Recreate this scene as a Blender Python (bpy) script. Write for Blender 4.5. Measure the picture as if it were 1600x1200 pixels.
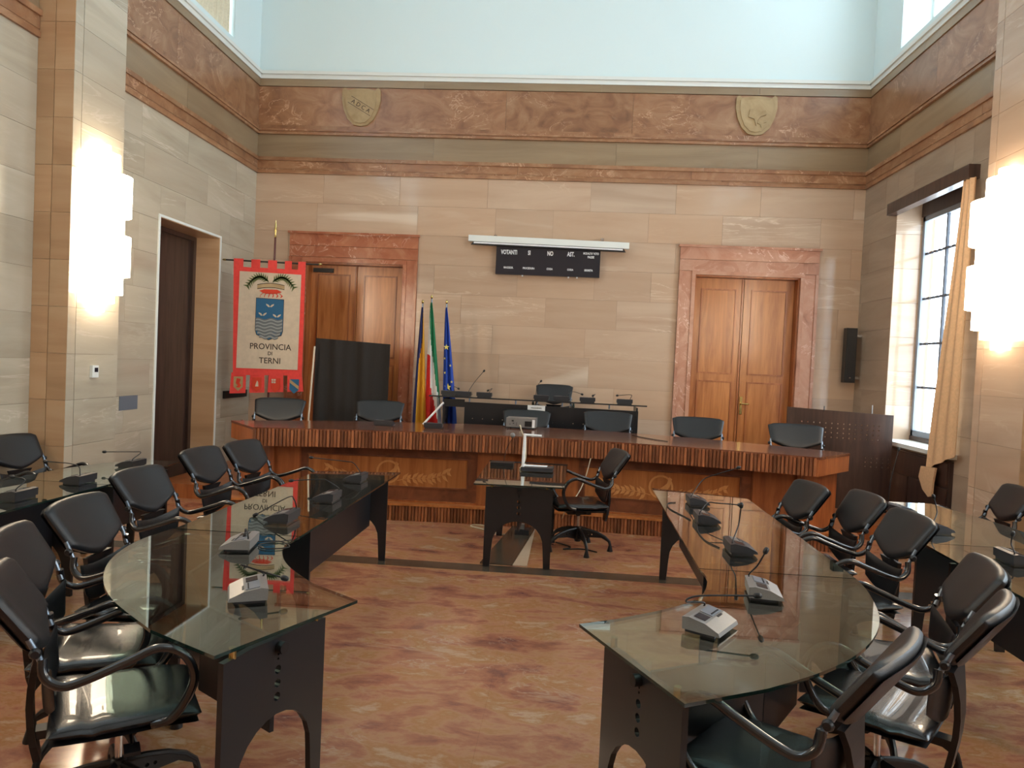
import bpy, bmesh, math, random
from mathutils import Vector, Matrix
from mathutils.geometry import tessellate_polygon
random.seed(7)
SC = bpy.context.scene
for o in list(bpy.data.objects): bpy.data.objects.remove(o)
COL = SC.collection
PI = math.pi

# ------------------------------------------------------------------ camera
FPX = 1161.0; YAW, PIT, ROL = 0.07193149, 0.03034532, 0.04581488; CH = 1.72
def _rot():
    cy, sy, cp, sp, cr, sr = math.cos(YAW), math.sin(YAW), math.cos(PIT), math.sin(PIT), math.cos(ROL), math.sin(ROL)
    Rz = Matrix(((cy, sy, 0), (-sy, cy, 0), (0, 0, 1)))
    B = Matrix(((1, 0, 0), (0, 0, -1), (0, 1, 0)))
    Rp = Matrix(((1, 0, 0), (0, cp, -sp), (0, sp, cp)))
    Rr = Matrix(((cr, -sr, 0), (sr, cr, 0), (0, 0, 1)))
    return Rr @ Rp @ B @ Rz
MW = _rot()                                   # world -> (right, down, forward)
cd = bpy.data.cameras.new('camera'); cam = bpy.data.objects.new('camera', cd); COL.objects.link(cam)
cd.sensor_width = 36; cd.lens = FPX * 36 / 1600; cd.clip_start = .05; cd.clip_end = 100
r_, d_, f_ = MW[0], MW[1], MW[2]
cm = Matrix(((r_[0], -d_[0], -f_[0], 0), (r_[1], -d_[1], -f_[1], 0), (r_[2], -d_[2], -f_[2], CH), (0, 0, 0, 1)))
cam.matrix_world = cm
SC.camera = cam
def ray(px, py): return MW.transposed() @ Vector(((px - 800) / FPX, (py - 600) / FPX, 1))
def aty(px, py, Y):
    d = ray(px, py); t = Y / d.y; return Vector((t * d.x, Y, CH + t * d.z))
def atx(px, py, X):
    d = ray(px, py); t = X / d.x; return Vector((X, t * d.y, CH + t * d.z))
def atz(px, py, Z):
    d = ray(px, py); t = (Z - CH) / d.z; return Vector((t * d.x, t * d.y, Z))

# ------------------------------------------------------------------ world, exposure
w = bpy.data.worlds.new('sky'); SC.world = w; w.use_nodes = True
bg = w.node_tree.nodes['Background']; bg.inputs[0].default_value = (.80, .93, 1.0, 1); bg.inputs[1].default_value = 6.0
SC.view_settings.view_transform = 'Standard'; SC.view_settings.look = 'None'
SC.view_settings.gamma = 1; SC.view_settings.use_curve_mapping = False
SC.view_settings.exposure = 0.62
LAMP_STRENGTH = 13.0

XL, XR, YB, YF, ZT = -4.64, 3.996, 10.6, -3.5, 8.4
def portal(name, loc, sx, sy, rot):
    l = bpy.data.lights.new(name, 'AREA'); l.shape = 'RECTANGLE'; l.size = sx; l.size_y = sy
    l.cycles.is_portal = True
    o = bpy.data.objects.new(name, l); COL.objects.link(o); o.location = loc; o.rotation_euler = rot
LANT = [(7.8, 9.75), (5.0, 6.95), (2.2, 4.15), (-.6, 1.35)]      # clerestory windows, both sides
for a, b in LANT:
    portal('window_portal', (XL - .42, (a + b) / 2, 6.85), 2.1, 1.95, (0, -PI / 2, 0))
    portal('window_portal', (XR + .42, (a + b) / 2, 6.85), 2.1, 1.95, (0, PI / 2, 0))
RWIN = [(7.85, 9.56), (3.4, 5.1), (.2, 1.4)]                                # tall windows in the right wall
for a, b in RWIN:
    portal('window_portal', (XR + .40, (a + b) / 2, 2.4), 2.8, b - a, (0, PI / 2, 0))

# ------------------------------------------------------------------ helpers
def S(r, g, b):
    f = lambda c: (c / 255 / 12.92) if c / 255 <= .04045 else ((c / 255 + .055) / 1.055) ** 2.4
    return (f(r), f(g), f(b), 1)
class MB:
    def __init__(s): s.v = []; s.f = []; s.m = []
    def add(s, vs, fs, mi=0):
        n = len(s.v); s.v += [tuple(v) for v in vs]
        for f in fs: s.f.append(tuple(i + n for i in f)); s.m.append(mi)
        return s
    def box(s, a, b, mi=0):
        x0, y0, z0 = a; x1, y1, z1 = b
        if x0 > x1: x0, x1 = x1, x0
        if y0 > y1: y0, y1 = y1, y0
        if z0 > z1: z0, z1 = z1, z0
        return s.add([(x0,y0,z0),(x1,y0,z0),(x1,y1,z0),(x0,y1,z0),(x0,y0,z1),(x1,y0,z1),(x1,y1,z1),(x0,y1,z1)],
                     [(0,3,2,1),(4,5,6,7),(0,1,5,4),(1,2,6,5),(2,3,7,6),(3,0,4,7)], mi)
    def obox(s, c, d, l, wd, z0, z1, mi=0):       # box centred c(x,y) with length l along unit d
        px, py = -d[1], d[0]
        P = [(c[0]+d[0]*i*l/2+px*j*wd/2, c[1]+d[1]*i*l/2+py*j*wd/2) for i, j in ((-1,-1),(1,-1),(1,1),(-1,1))]
        return s.add([(x,y,z0) for x,y in P]+[(x,y,z1) for x,y in P],
                     [(0,3,2,1),(4,5,6,7),(0,1,5,4),(1,2,6,5),(2,3,7,6),(3,0,4,7)], mi)
    def tube(s, pts, r, n=8, mi=0, cap=True):
        pts = [Vector(p) for p in pts]; k = len(pts); rr = r if isinstance(r, (list, tuple)) else [r] * k
        base = len(s.v); up = None; vs = []
        for i, p in enumerate(pts):
            t = (pts[min(i+1, k-1)] - pts[max(i-1, 0)]).normalized()
            if up is None:
                up = Vector((0,0,1)) if abs(t.z) < .9 else Vector((1,0,0))
            a = t.cross(up).normalized(); b = a.cross(t).normalized(); up = b
            for j in range(n):
                an = 2*PI*j/n; vs.append(p + (a*math.cos(an) + b*math.sin(an)) * rr[i])
        fs = []
        for i in range(k-1):
            for j in range(n):
                fs.append((i*n+j, i*n+(j+1)%n, (i+1)*n+(j+1)%n, (i+1)*n+j))
        if cap: fs.append(tuple(range(n-1, -1, -1))); fs.append(tuple((k-1)*n+j for j in range(n)))
        return s.add(vs, fs, mi)
    def lathe(s, prof, c=(0,0,0), n=16, mi=0, half=None, ax='z'):
        vs = []; k = len(prof)
        for r, z in prof:
            for j in range(n):
                a = 2*PI*j/n; p = (r*math.cos(a), r*math.sin(a), z)
                if ax == 'x': p = (p[2], p[0], p[1])
                if ax == 'y': p = (p[0], p[2], p[1])
                vs.append((c[0]+p[0], c[1]+p[1], c[2]+p[2]))
        fs = [(i*n+j, i*n+(j+1)%n, (i+1)*n+(j+1)%n, (i+1)*n+j) for i in range(k-1) for j in range(n)]
        fs.append(tuple(range(n-1,-1,-1))); fs.append(tuple((k-1)*n+j for j in range(n)))
        return s.add(vs, fs, mi)
    def prism(s, outer, h, fn, holes=(), mi=0, side=None):
        """polygon (u,v) extruded 0..h ; fn(u,v,w)->xyz"""
        loops = [list(outer)] + [list(x) for x in holes]
        tri = tessellate_polygon([[Vector((u, v, 0)) for u, v in l] for l in loops])
        flat = [p for l in loops for p in l]; n = len(flat)
        vs = [fn(u, v, 0) for u, v in flat] + [fn(u, v, h) for u, v in flat]
        a = Vector(fn(*flat[0], 0))
        fs = [tuple(t) for t in tri] + [tuple(n + i for i in reversed(t)) for t in tri]
        s.add(vs, fs, mi); off = 0; sd = []
        for l in loops:
            k = len(l)
            for i in range(k): sd.append((off+i, off+(i+1)%k, n+off+(i+1)%k, n+off+i))
            off += k
        base = len(s.v) - 2*n
        for f in sd: s.f.append(tuple(base+i for i in f)); s.m.append(mi if side is None else side)
        return s
    def build(s, name, mats, parent=None, smooth=None, loc=None, rotz=None):
        me = bpy.data.meshes.new(name); me.from_pydata([tuple(v) for v in s.v], [], s.f)
        if not isinstance(mats, (list, tuple)): mats = [mats]
        for m in mats: me.materials.append(m)
        if len(mats) > 1: me.polygons.foreach_set('material_index', s.m)
        bm = bmesh.new(); bm.from_mesh(me); bmesh.ops.recalc_face_normals(bm, faces=bm.faces); bm.to_mesh(me); bm.free()
        if smooth:
            me.polygons.foreach_set('use_smooth', [True]*len(me.polygons)); me.set_sharp_from_angle(angle=math.radians(smooth))
        o = bpy.data.objects.new(name, me); COL.objects.link(o)
        if parent is not None: o.parent = parent
        if loc is not None: o.location = loc
        if rotz is not None: o.rotation_euler = (0, 0, rotz)
        return o
def tag(o, label=None, cat=None, group=None, kind=None):
    if label: o['label'] = label
    if cat: o['category'] = cat
    if group: o['group'] = group
    if kind: o['kind'] = kind
    return o
def empty(name, loc=(0,0,0), rz=0, label=None, cat=None, group=None, kind=None):
    o = bpy.data.objects.new(name, None); o.empty_display_size = .1; COL.objects.link(o)
    o.location = loc; o.rotation_euler = (0, 0, rz); return tag(o, label, cat, group, kind)
def children(o): return [c for c in bpy.data.objects if c.parent == o]
def copy_tree(o, parent=None, kids=None):
    c = o.copy(); COL.objects.link(c)
    if parent is not None: c.parent = parent
    for ch in kids[o.name]: copy_tree(ch, c, kids)
    return c
def kidmap(o, d=None):
    d = {} if d is None else d
    d[o.name] = children(o)
    for c in d[o.name]: kidmap(c, d)
    return d
def circ(cx, cy, r, n=12): return [(cx + r*math.cos(2*PI*i/n), cy + r*math.sin(2*PI*i/n)) for i in range(n)]
def catmull(P, n=5, closed=False):
    out = []; k = len(P); rng = range(k if closed else k-1)
    for i in rng:
        p = [Vector(P[(i+j) % k] if closed else P[min(max(i+j, 0), k-1)]) for j in (-1, 0, 1, 2)]
        for q in range(n):
            t = q/n
            out.append(tuple(.5*((2*p[1]) + (p[2]-p[0])*t + (2*p[0]-5*p[1]+4*p[2]-p[3])*t*t + (-p[0]+3*p[1]-3*p[2]+p[3])*t**3)))
    if not closed: out.append(tuple(P[-1]))
    return out
FONT = None
def text(name, body, size, m, fn, parent=None, depth=.002, sx=1.0, align='CENTER', bold=0.0, label=None):
    cu = bpy.data.curves.new('t', 'FONT'); cu.body = body; cu.size = size; cu.align_x = align; cu.align_y = 'CENTER'; cu.extrude = depth/2; cu.offset = bold
    cu.resolution_u = 3
    o = bpy.data.objects.new('t', cu); COL.objects.link(o); dg = bpy.context.evaluated_depsgraph_get(); dg.update()
    me = bpy.data.meshes.new_from_object(o.evaluated_get(dg)); bpy.data.objects.remove(o)
    for v in me.vertices: v.co = fn(v.co.x*sx, v.co.y, v.co.z)
    me.name = name; me.materials.clear(); me.materials.append(m)
    q = bpy.data.objects.new(name, me); COL.objects.link(q)
    if parent is not None: q.parent = parent
    if label: q['label'] = label
    return q

# ------------------------------------------------------------------ materials
def newmat(name):
    m = bpy.data.materials.new(name); m.use_nodes = True; nt = m.node_tree; nt.nodes.clear()
    out = nt.nodes.new('ShaderNodeOutputMaterial'); b = nt.nodes.new('ShaderNodeBsdfPrincipled')
    nt.links.new(b.outputs[0], out.inputs[0]); return m, nt, b
def coords(nt, scale=(1,1,1), rnd=True):
    tc = nt.nodes.new('ShaderNodeTexCoord'); mp = nt.nodes.new('ShaderNodeMapping'); mp.inputs['Scale'].default_value = scale
    nt.links.new(tc.outputs['Object'], mp.inputs[0])
    if not rnd: return mp.outputs[0], None
    oi = nt.nodes.new('ShaderNodeObjectInfo'); mu = nt.nodes.new('ShaderNodeMath'); mu.operation = 'MULTIPLY'; mu.inputs[1].default_value = 57.0
    nt.links.new(oi.outputs['Random'], mu.inputs[0]); ad = nt.nodes.new('ShaderNodeVectorMath'); ad.operation = 'ADD'
    nt.links.new(mp.outputs[0], ad.inputs[0]); nt.links.new(mu.outputs[0], ad.inputs[1]); return ad.outputs[0], oi.outputs['Random']
def noise(nt, vec, sc, det=5, ro=.55, dist=0):
    n = nt.nodes.new('ShaderNodeTexNoise'); n.inputs['Scale'].default_value = sc; n.inputs['Detail'].default_value = det
    n.inputs['Roughness'].default_value = ro; n.inputs['Distortion'].default_value = dist; nt.links.new(vec, n.inputs['Vector']); return n.outputs['Fac']
def ramp(nt, fac, stops):
    r = nt.nodes.new('ShaderNodeValToRGB'); e = r.color_ramp.elements
    while len(e) < len(stops): e.new(.5)
    for i, (p, c) in enumerate(stops): e[i].position = p; e[i].color = c
    nt.links.new(fac, r.inputs[0]); return r.outputs[0]
def mix(nt, a, b, fac, mode='MIX'):
    m = nt.nodes.new('ShaderNodeMix'); m.data_type = 'RGBA'; m.blend_type = mode
    for s, v in ((m.inputs[6], a), (m.inputs[7], b), (m.inputs[0], fac)):
        if hasattr(v, 'node'): nt.links.new(v, s)
        else: s.default_value = v
    return m.outputs[2]
def plain(name, c, rough=.5, metal=0, bump=0, bs=200, coat=0, spec=.5):
    m, nt, b = newmat(name); b.inputs['Base Color'].default_value = c; b.inputs['Roughness'].default_value = rough; b.inputs['Metallic'].default_value = metal
    b.inputs['Coat Weight'].default_value = coat; b.inputs['Specular IOR Level'].default_value = spec
    v, _ = coords(nt, rnd=False); n = noise(nt, v, bs, 3)
    c2 = tuple(x*.86 for x in c[:3]) + (1,)
    nt.links.new(ramp(nt, n, [(.3, c2), (.7, c)]), b.inputs['Base Color']) if bs > 4 else None
    if bump:
        bp = nt.nodes.new('ShaderNodeBump'); bp.inputs['Strength'].default_value = bump; bp.inputs['Distance'].default_value = .003
        nt.links.new(n, bp.inputs['Height']); nt.links.new(bp.outputs[0], b.inputs['Normal'])
    return m
def stone(name, stops, scale=1.2, stretch=(1,1,1), vein=None, veinsc=2.0, rough=.22, var=.16, tint=None, dist=.8, cont=False, patch=None, rgh=.6):
    m, nt, b = newmat(name); v, rnd = coords(nt, stretch)
    if cont: v = coords(nt, stretch, False)[0]
    n = noise(nt, v, scale, 7, rgh, dist); c = ramp(nt, n, stops)
    if vein:
        n2 = noise(nt, v, veinsc, 6, .6, 1.6); vv = ramp(nt, n2, [(.485, (0,0,0,1)), (.5, (1,1,1,1)), (.515, (0,0,0,1))])
        n3 = noise(nt, v, veinsc*.6, 2); v3 = ramp(nt, n3, [(.48, (0,0,0,1)), (.62, (.8,.8,.8,1))])
        c = mix(nt, c, vein, mix(nt, vv, v3, 1.0, 'MULTIPLY'))
    if patch: c = mix(nt, c, patch, ramp(nt, noise(nt, v, .55, 4, .5, .6), [(.62, (0,0,0,1)), (.68, (.75,.75,.75,1))]))
    if tint: c = mix(nt, c, tint, ramp(nt, rnd, [(.0, (0,0,0,1)), (1, (.55,.55,.55,1))]))
    hs = nt.nodes.new('ShaderNodeHueSaturation'); mr = nt.nodes.new('ShaderNodeMapRange')
    mr.inputs['To Min'].default_value = 1-var; mr.inputs['To Max'].default_value = 1+var*.6
    fr = nt.nodes.new('ShaderNodeMath'); fr.operation = 'FRACT'; ml = nt.nodes.new('ShaderNodeMath'); ml.operation = 'MULTIPLY'; ml.inputs[1].default_value = 13.7
    nt.links.new(rnd, ml.inputs[0]); nt.links.new(ml.outputs[0], fr.inputs[0]); nt.links.new(fr.outputs[0], mr.inputs[0])
    nt.links.new(mr.outputs[0], hs.inputs['Value']); nt.links.new(c, hs.inputs['Color']); nt.links.new(hs.outputs[0], b.inputs['Base Color'])
    b.inputs['Roughness'].default_value = rough
    return m
def wood(name, dark, light, rough=.3, grain=(14,14,1.2), var=.25, coat=.25):
    m, nt, b = newmat(name); v, rnd = coords(nt, grain)
    n = noise(nt, v, 1.6, 6, .6, .6); c = ramp(nt, n, [(.3, dark), (.68, light)])
    hs = nt.nodes.new('ShaderNodeHueSaturation'); mr = nt.nodes.new('ShaderNodeMapRange'); mr.inputs['To Min'].default_value = 1-var; mr.inputs['To Max'].default_value = 1+var*.5
    nt.links.new(rnd, mr.inputs[0]); nt.links.new(mr.outputs[0], hs.inputs['Value']); nt.links.new(c, hs.inputs['Color']); nt.links.new(hs.outputs[0], b.inputs['Base Color'])
    b.inputs['Roughness'].default_value = rough; b.inputs['Coat Weight'].default_value = coat; b.inputs['Coat Roughness'].default_value = .15
    return m
def emis(name, c, s):
    m, nt, b = newmat(name); b.inputs['Base Color'].default_value = c; b.inputs['Emission Color'].default_value = c; b.inputs['Emission Strength'].default_value = s; return m
def thin_glass(name, tint, k=1.0, f0=.045, rough=0.0):
    m = bpy.data.materials.new(name); m.use_nodes = True; nt = m.node_tree; nt.nodes.clear()
    out = nt.nodes.new('ShaderNodeOutputMaterial'); mx = nt.nodes.new('ShaderNodeMixShader'); tr = nt.nodes.new('ShaderNodeBsdfTransparent'); gl = nt.nodes.new('ShaderNodeBsdfGlossy')
    tr.inputs[0].default_value = tint; gl.inputs['Roughness'].default_value = rough; gl.inputs[0].default_value = (.98,1,.99,1)
    lw = nt.nodes.new('ShaderNodeLayerWeight'); lw.inputs[0].default_value = .5
    p = nt.nodes.new('ShaderNodeMath'); p.operation = 'POWER'; p.inputs[1].default_value = 5
    a = nt.nodes.new('ShaderNodeMath'); a.operation = 'MULTIPLY_ADD'; a.inputs[1].default_value = .95*k; a.inputs[2].default_value = f0
    nt.links.new(lw.outputs['Facing'], p.inputs[0]); nt.links.new(p.outputs[0], a.inputs[0]); nt.links.new(a.outputs[0], mx.inputs[0])
    nt.links.new(tr.outputs[0], mx.inputs[1]); nt.links.new(gl.outputs[0], mx.inputs[2]); nt.links.new(mx.outputs[0], out.inputs[0]); return m

M = {}
M['cream'] = stone('cream_marble', [(.25, S(178,152,130)), (.5, S(194,170,148)), (.75, S(206,184,162))], 1.1, (.35,.35,2.6), vein=S(222,202,180), veinsc=.8, rough=.09, var=.08, tint=S(196,162,132), patch=S(222,208,190))
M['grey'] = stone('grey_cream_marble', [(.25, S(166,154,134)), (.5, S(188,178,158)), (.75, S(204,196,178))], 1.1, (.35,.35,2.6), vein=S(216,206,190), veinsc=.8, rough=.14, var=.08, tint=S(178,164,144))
M['tan'] = stone('tan_marble', [(.25, S(176,140,104)), (.5, S(196,160,124)), (.75, S(208,178,142))], 1.1, (.35,.35,2.6), rough=.28, var=.12)
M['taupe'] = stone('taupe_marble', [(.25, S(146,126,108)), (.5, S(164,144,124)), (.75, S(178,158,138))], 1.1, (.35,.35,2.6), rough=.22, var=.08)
M['olive'] = stone('olive_marble', [(.25, S(136,114,88)), (.55, S(154,132,104)), (.8, S(166,146,116))], 1.3, (.4,.4,3.5), rough=.3, var=.12)
M['red'] = stone('red_breccia', [(.2, S(108,80,60)), (.38, S(140,98,70)), (.5, S(156,112,80)), (.62, S(166,126,94)), (.8, S(186,146,112))], 2.4, (1,1,1.4), vein=S(214,176,144), veinsc=1.6, rough=.3, var=.12, dist=1.4)
M['rose'] = stone('rose_marble', [(.22, S(148,100,80)), (.42, S(184,132,108)), (.6, S(194,148,124)), (.8, S(208,168,148))], 2.4, (1,1,1), vein=S(240,206,188), veinsc=2.4, rough=.18, var=.08, dist=1.6)
M['rust'] = stone('rust_marble', [(.22, S(128,72,52)), (.42, S(166,98,70)), (.6, S(178,114,84)), (.8, S(194,142,110))], 2.4, (1,1,1), vein=S(226,180,156), veinsc=2.4, rough=.16, var=.08, dist=1.6)
M['floor'] = stone('floor_breccia', [(.28, S(96,62,64)), (.38, S(140,88,72)), (.455, S(160,106,82)), (.51, S(172,124,94)), (.57, S(160,112,74)), (.65, S(182,148,122)), (.75, S(150,98,80))], 2.9, (.75,1.5,1), vein=S(182,150,128), veinsc=1.8, rough=.13, var=.01, dist=.35, cont=True, rgh=.68)
M['darkstone'] = stone('dark_marble', [(.3, S(62,54,46)), (.7, S(92,78,66))], 3, rough=.22, var=.05)
M['relief'] = stone('shield_stone', [(.3, S(158,132,92)), (.7, S(184,160,120))], 4, rough=.5, var=.04)
M['white'] = plain('white_plaster', S(226,230,226), .7, bs=4)
M['upper'] = plain('pale_plaster', S(220,236,238), .8, bs=2)
M['ceil'] = plain('ceiling_plaster', S(235,236,232), .9, bs=2)
M['joint'] = plain('joint_mortar', S(150,130,110), .8)
M['jointf'] = plain('floor_joint', S(156,106,82), .3)
M['wood'] = wood('orange_wood', S(158,90,44), S(202,132,74), .3, (9,9,.8), .14)
M['wood_m'] = wood('bench_wood', S(136,72,36), S(182,110,62), .32, (9,9,1.0), .16)
M['wood_d'] = wood('dark_bench_wood', S(96,52,32), S(142,84,54), .35, (3,3,3), .15)
M['slat'] = wood('slat_wood', S(112,60,36), S(166,104,66), .4, (10,10,2), .45)
M['top'] = wood('bench_top_wood', S(92,50,34), S(132,80,56), .16, (2,12,6), .08, .5)
M['inlay'] = wood('inlay_wood', S(198,136,78), S(216,158,98), .35, (9,9,3), .05)
M['darkwood'] = wood('dark_wood', S(48,34,30), S(78,56,48), .4, (10,10,1), .08)
M['black'] = plain('black_lacquer', S(25,27,32), .36, coat=.15)
M['leather'] = plain('black_leather', S(24,25,29), .25, bump=.25, bs=260, coat=.35)
M['backleather'] = plain('back_leather', S(23,25,29), .42, bump=.25, bs=260)
M['tube'] = plain('black_tube', S(24,24,28), .25, coat=.6)
M['plastic'] = plain('black_plastic', S(18,18,21), .42)
M['grey_plastic'] = plain('grey_plastic', S(112,118,128), .35)
M['dgrey_plastic'] = plain('dark_grey_plastic', S(44,45,50), .4)
M['silver'] = plain('silver_plastic', S(124,122,120), .35)
M['chrome'] = plain('chrome', S(210,212,216), .15, 1)
M['steel'] = plain('grey_steel', S(120,134,150), .3, .8)
M['brass'] = plain('brass', S(206,184,120), .25, 1)
M['paper'] = plain('white_paper', S(238,240,242), .7)
M['cloth_black'] = plain('black_cloth', S(44,40,38), .95, bump=.3, bs=60)
M['screen'] = plain('dark_display', S(40,40,48), .2)
M['glass'] = thin_glass('table_glass', (.70,.83,.80,1), 1.5, .085)
M['edge'] = plain('glass_edge', S(22,44,40), .1, coat=.6)
M['pane'] = thin_glass('window_glass', (.97,.98,1,1))
M['lamp'] = emis('lamp_glass', (1.0, .83, .62, 1), LAMP_STRENGTH)
M['curtain'] = plain('gold_curtain', S(224,184,142), .8, bump=.2, bs=40)
M['curtain2'] = plain('cream_curtain', S(232,222,196), .8, bump=.2, bs=40)
M['fred'] = plain('red_cloth', S(226,70,64), .85, bump=.4, bs=25)
M['fcream'] = plain('cream_cloth', S(204,190,170), .85, bump=.5, bs=14)
M['fblue'] = plain('blue_paint', S(38,96,136), .8)
M['fgrey'] = plain('grey_paint', S(106,112,116), .8)
M['flgrey'] = plain('pale_grey_paint', S(150,158,160), .8)
M['fgreen'] = plain('green_paint', S(88,104,62), .8)
M['fdark'] = plain('dark_paint', S(56,46,42), .8)
M['forange'] = plain('orange_red_paint', S(206,62,36), .8)
M['flag_blue'] = plain('flag_blue', S(34,70,166), .8); M['flag_navy'] = plain('flag_navy', S(46,54,110), .8); M['flag_yellow'] = plain('flag_yellow', S(216,156,38), .8)
M['flag_green'] = plain('flag_green', S(28,122,80), .8); M['flag_white'] = plain('flag_white', S(224,220,216), .8); M['flag_red'] = plain('flag_red', S(206,40,36), .8)
M['star'] = plain('star_yellow', S(236,220,120), .8)
M['pole_red'] = plain('dark_red_wood', S(78,20,20), .3)
M['cable'] = plain('white_cable', S(206,196,170), .5); M['bcable'] = plain('black_cable', S(20,20,20), .5)
M['wframe'] = plain('window_frame', S(150,160,172), .5); M['dframe'] = plain('dark_window_bars', S(70,74,84), .5)
M['rod'] = plain('white_rod', S(220,204,180), .5)

# ------------------------------------------------------------------ the room
def sub_rects(r, ops):
    out = [r]
    for a0, b0, a1, b1 in ops:
        nx = []
        for x0, z0, x1, z1 in out:
            if a0 >= x1 or a1 <= x0 or b0 >= z1 or b1 <= z0: nx.append((x0,z0,x1,z1)); continue
            if a0 > x0: nx.append((x0, z0, a0, z1)); x0 = a0
            if a1 < x1: nx.append((a1, z0, x1, z1)); x1 = a1
            if b0 > z0: nx.append((x0, z0, x1, b0))
            if b1 < z1: nx.append((x0, b1, x1, z1))
        out = nx
    return [q for q in out if q[2]-q[0] > .012 and q[3]-q[1] > .012]
def slabs(u0, u1, z0, z1, ops, fn, m, parent, rowh=.4, wmin=.75, wmax=1.5, th=.02, name='slab', gap=.0011, rnd=None):
    rg = random.Random(rnd or 3); n = max(1, round((z1-z0)/rowh)); h = (z1-z0)/n
    for i in range(n):
        u = u0 - rg.uniform(0, wmin)
        while u < u1:
            wd = rg.uniform(wmin, wmax); a, b = max(u, u0), min(u+wd, u1); u += wd
            if b - a < .03: continue
            for q in sub_rects((a, z0+i*h, b, z0+(i+1)*h), ops):
                mb = MB(); P = fn(q[0]+gap, q[1]+gap, 0); Q = fn(q[2]-gap, q[3]-gap, th + rg.uniform(0, .0012)); mb.box(P, Q)
                mm = m(rg) if callable(m) else m
                mb.build(name, mm, parent)
def wallmesh(name, u0, u1, z0, z1, ops, fn, m, th=.3):
    mb = MB()
    for q in sub_rects((u0, z0, u1, z1), ops): mb.box(fn(q[0], q[1], 0), fn(q[2], q[3], -th))
    return tag(mb.build(name, m), kind='structure')
ZB = 5.64                                       # bottom of the white cornice
# openings in (u,z): back wall u = x ; sides u = y
LD = (-3.83, 0, -2.40, 3.03); RD = (1.733, 0, 3.166, 3.05)
LSO = (-4.08, 0, -2.196, 3.46); RSO = (1.508, 0, 3.404, 3.455)
fb = lambda u, z, d: (u, YB - d, z)
fl = lambda u, z, d: (XL + d, u, z)
fr = lambda u, z, d: (XR - d, u, z)
LDO = (8.07, 0, 9.51, 3.16)
wb = wallmesh('wall_back', XL-.3, XR+.3, 0, ZT, [LD, RD], fb, M['joint'])
wl = wallmesh('wall_left', YF, YB, 0, ZT, [LDO] + [(a, 5.86, b, 7.85) for a, b in LANT], fl, M['joint'], .45)
wr = wallmesh('wall_right', YF, YB, 0, ZT, [(a, .97, b, 3.93) for a, b in RWIN] + [(a, 5.86, b, 7.85) for a, b in LANT], fr, M['joint'], .45)
wf = wallmesh('wall_front', XL-.4, XR+.4, 0, ZT, [], lambda u, z, d: (u, YF + d, z), M['cream'])
mb = MB(); mb.box((XL-.4, YF, ZT), (XR+.4, YB+.3, ZT+.2)); ce = tag(mb.build('ceiling', M['ceil']), kind='structure')
creamf = lambda rg: M['cream']
# stone facing
slabs(XL+.02, XR-.02, .16, 4.29, [LSO, RSO], fb, M['cream'], wb, rowh=.413, rnd=5)
slabs(XL+.02, XR-.02, 4.52, 4.85, [], fb, M['olive'], wb, rowh=.33, wmin=1.6, wmax=3.0, rnd=8)
COLY = [(6.10, 6.83), (1.6, 2.33)]
colo = [(a, 0, b, 9) for a, b in COLY]
slabs(5.2, YB, 0, 4.29, [LDO] + colo, fl, M['grey'], wl, rowh=.39, rnd=11)
slabs(5.2, YB, 4.52, 4.85, colo, fl, M['olive'], wl, rowh=.33, wmin=1.6, wmax=3.0, rnd=12)
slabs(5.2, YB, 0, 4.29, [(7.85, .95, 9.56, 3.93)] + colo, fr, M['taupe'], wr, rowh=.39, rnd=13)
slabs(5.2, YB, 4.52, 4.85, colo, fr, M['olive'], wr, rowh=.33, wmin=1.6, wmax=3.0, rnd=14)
# plain facing nearer than the frame reaches
for side, fn, mm, ops in ((wl, fl, M['grey'], []), (wr, fr, M['grey'], [(a, .95, b, 3.93) for a, b in RWIN])):
    mb = MB()
    for q in sub_rects((YF, 0, 5.198, 4.29), ops): mb.box(fn(q[0], q[1], 0), fn(q[2], q[3], .02))
    mb.build('facing', mm, side)
def band(name, z0, z1, prof, m, parent_name, seg=2.1, ys=(5.2, YB)):
    pass
# red marble bands, moulding, frieze, lip, cornice on the three walls
def ubands(fn, u0, u1, tagn, ops, rs, mred):
    rg = random.Random(rs)
    root = empty('trim_%d' % tagn, kind='structure')
    def run(name, z0, z1, d, m, seglen, dz=None):
        u = u0
        while u < u1 - .01:
            e = min(u + seglen * rg.uniform(.85, 1.15), u1)
            if u1 - e < .3: e = u1
            for q in sub_rects((u, z0, e, z1), ops):
                mb = MB(); mb.box(fn(q[0]+.0015, q[1], 0), fn(q[2]-.0015, q[3], d)); mb.build(name, m, root)
            u = e
    run('lower_band', 4.29, 4.335, .045, mred, 2.2); run('lower_band', 4.335, 4.36, .03, mred, 2.2); run('lower_band', 4.36, 4.47, .035, mred, 2.2); run('lower_band', 4.47, 4.52, .055, mred, 2.2)
    run('upper_moulding', 4.85, 4.875, .055, mred, 2.6); run('upper_moulding', 4.875, 4.90, .035, mred, 2.6); run('upper_moulding', 4.90, 4.925, .05, mred, 2.6); run('upper_moulding', 4.925, 4.98, .035, mred, 2.6)
    run('frieze_panel', 4.98, 5.535, .02, mred, 1.9)
    run('lip', 5.54, 5.64, .035, M['olive'], 2.4)
    mb = MB()
    for q in sub_rects((u0, 5.64, u1, 5.74), ops): mb.box(fn(q[0], 5.64, 0), fn(q[2], 5.70, .05)); mb.box(fn(q[0], 5.70, 0), fn(q[2], 5.745, .075))
    mb.build('cornice', M['white'], root)
    return root
t1 = ubands(fb, XL, XR, 1, [], 1, M['red'])
t2 = ubands(fl, YF, YB-.0005, 2, colo, 2, M['red'])
t3 = ubands(fr, YF, YB-.0005, 3, colo, 3, M['red'])
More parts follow.
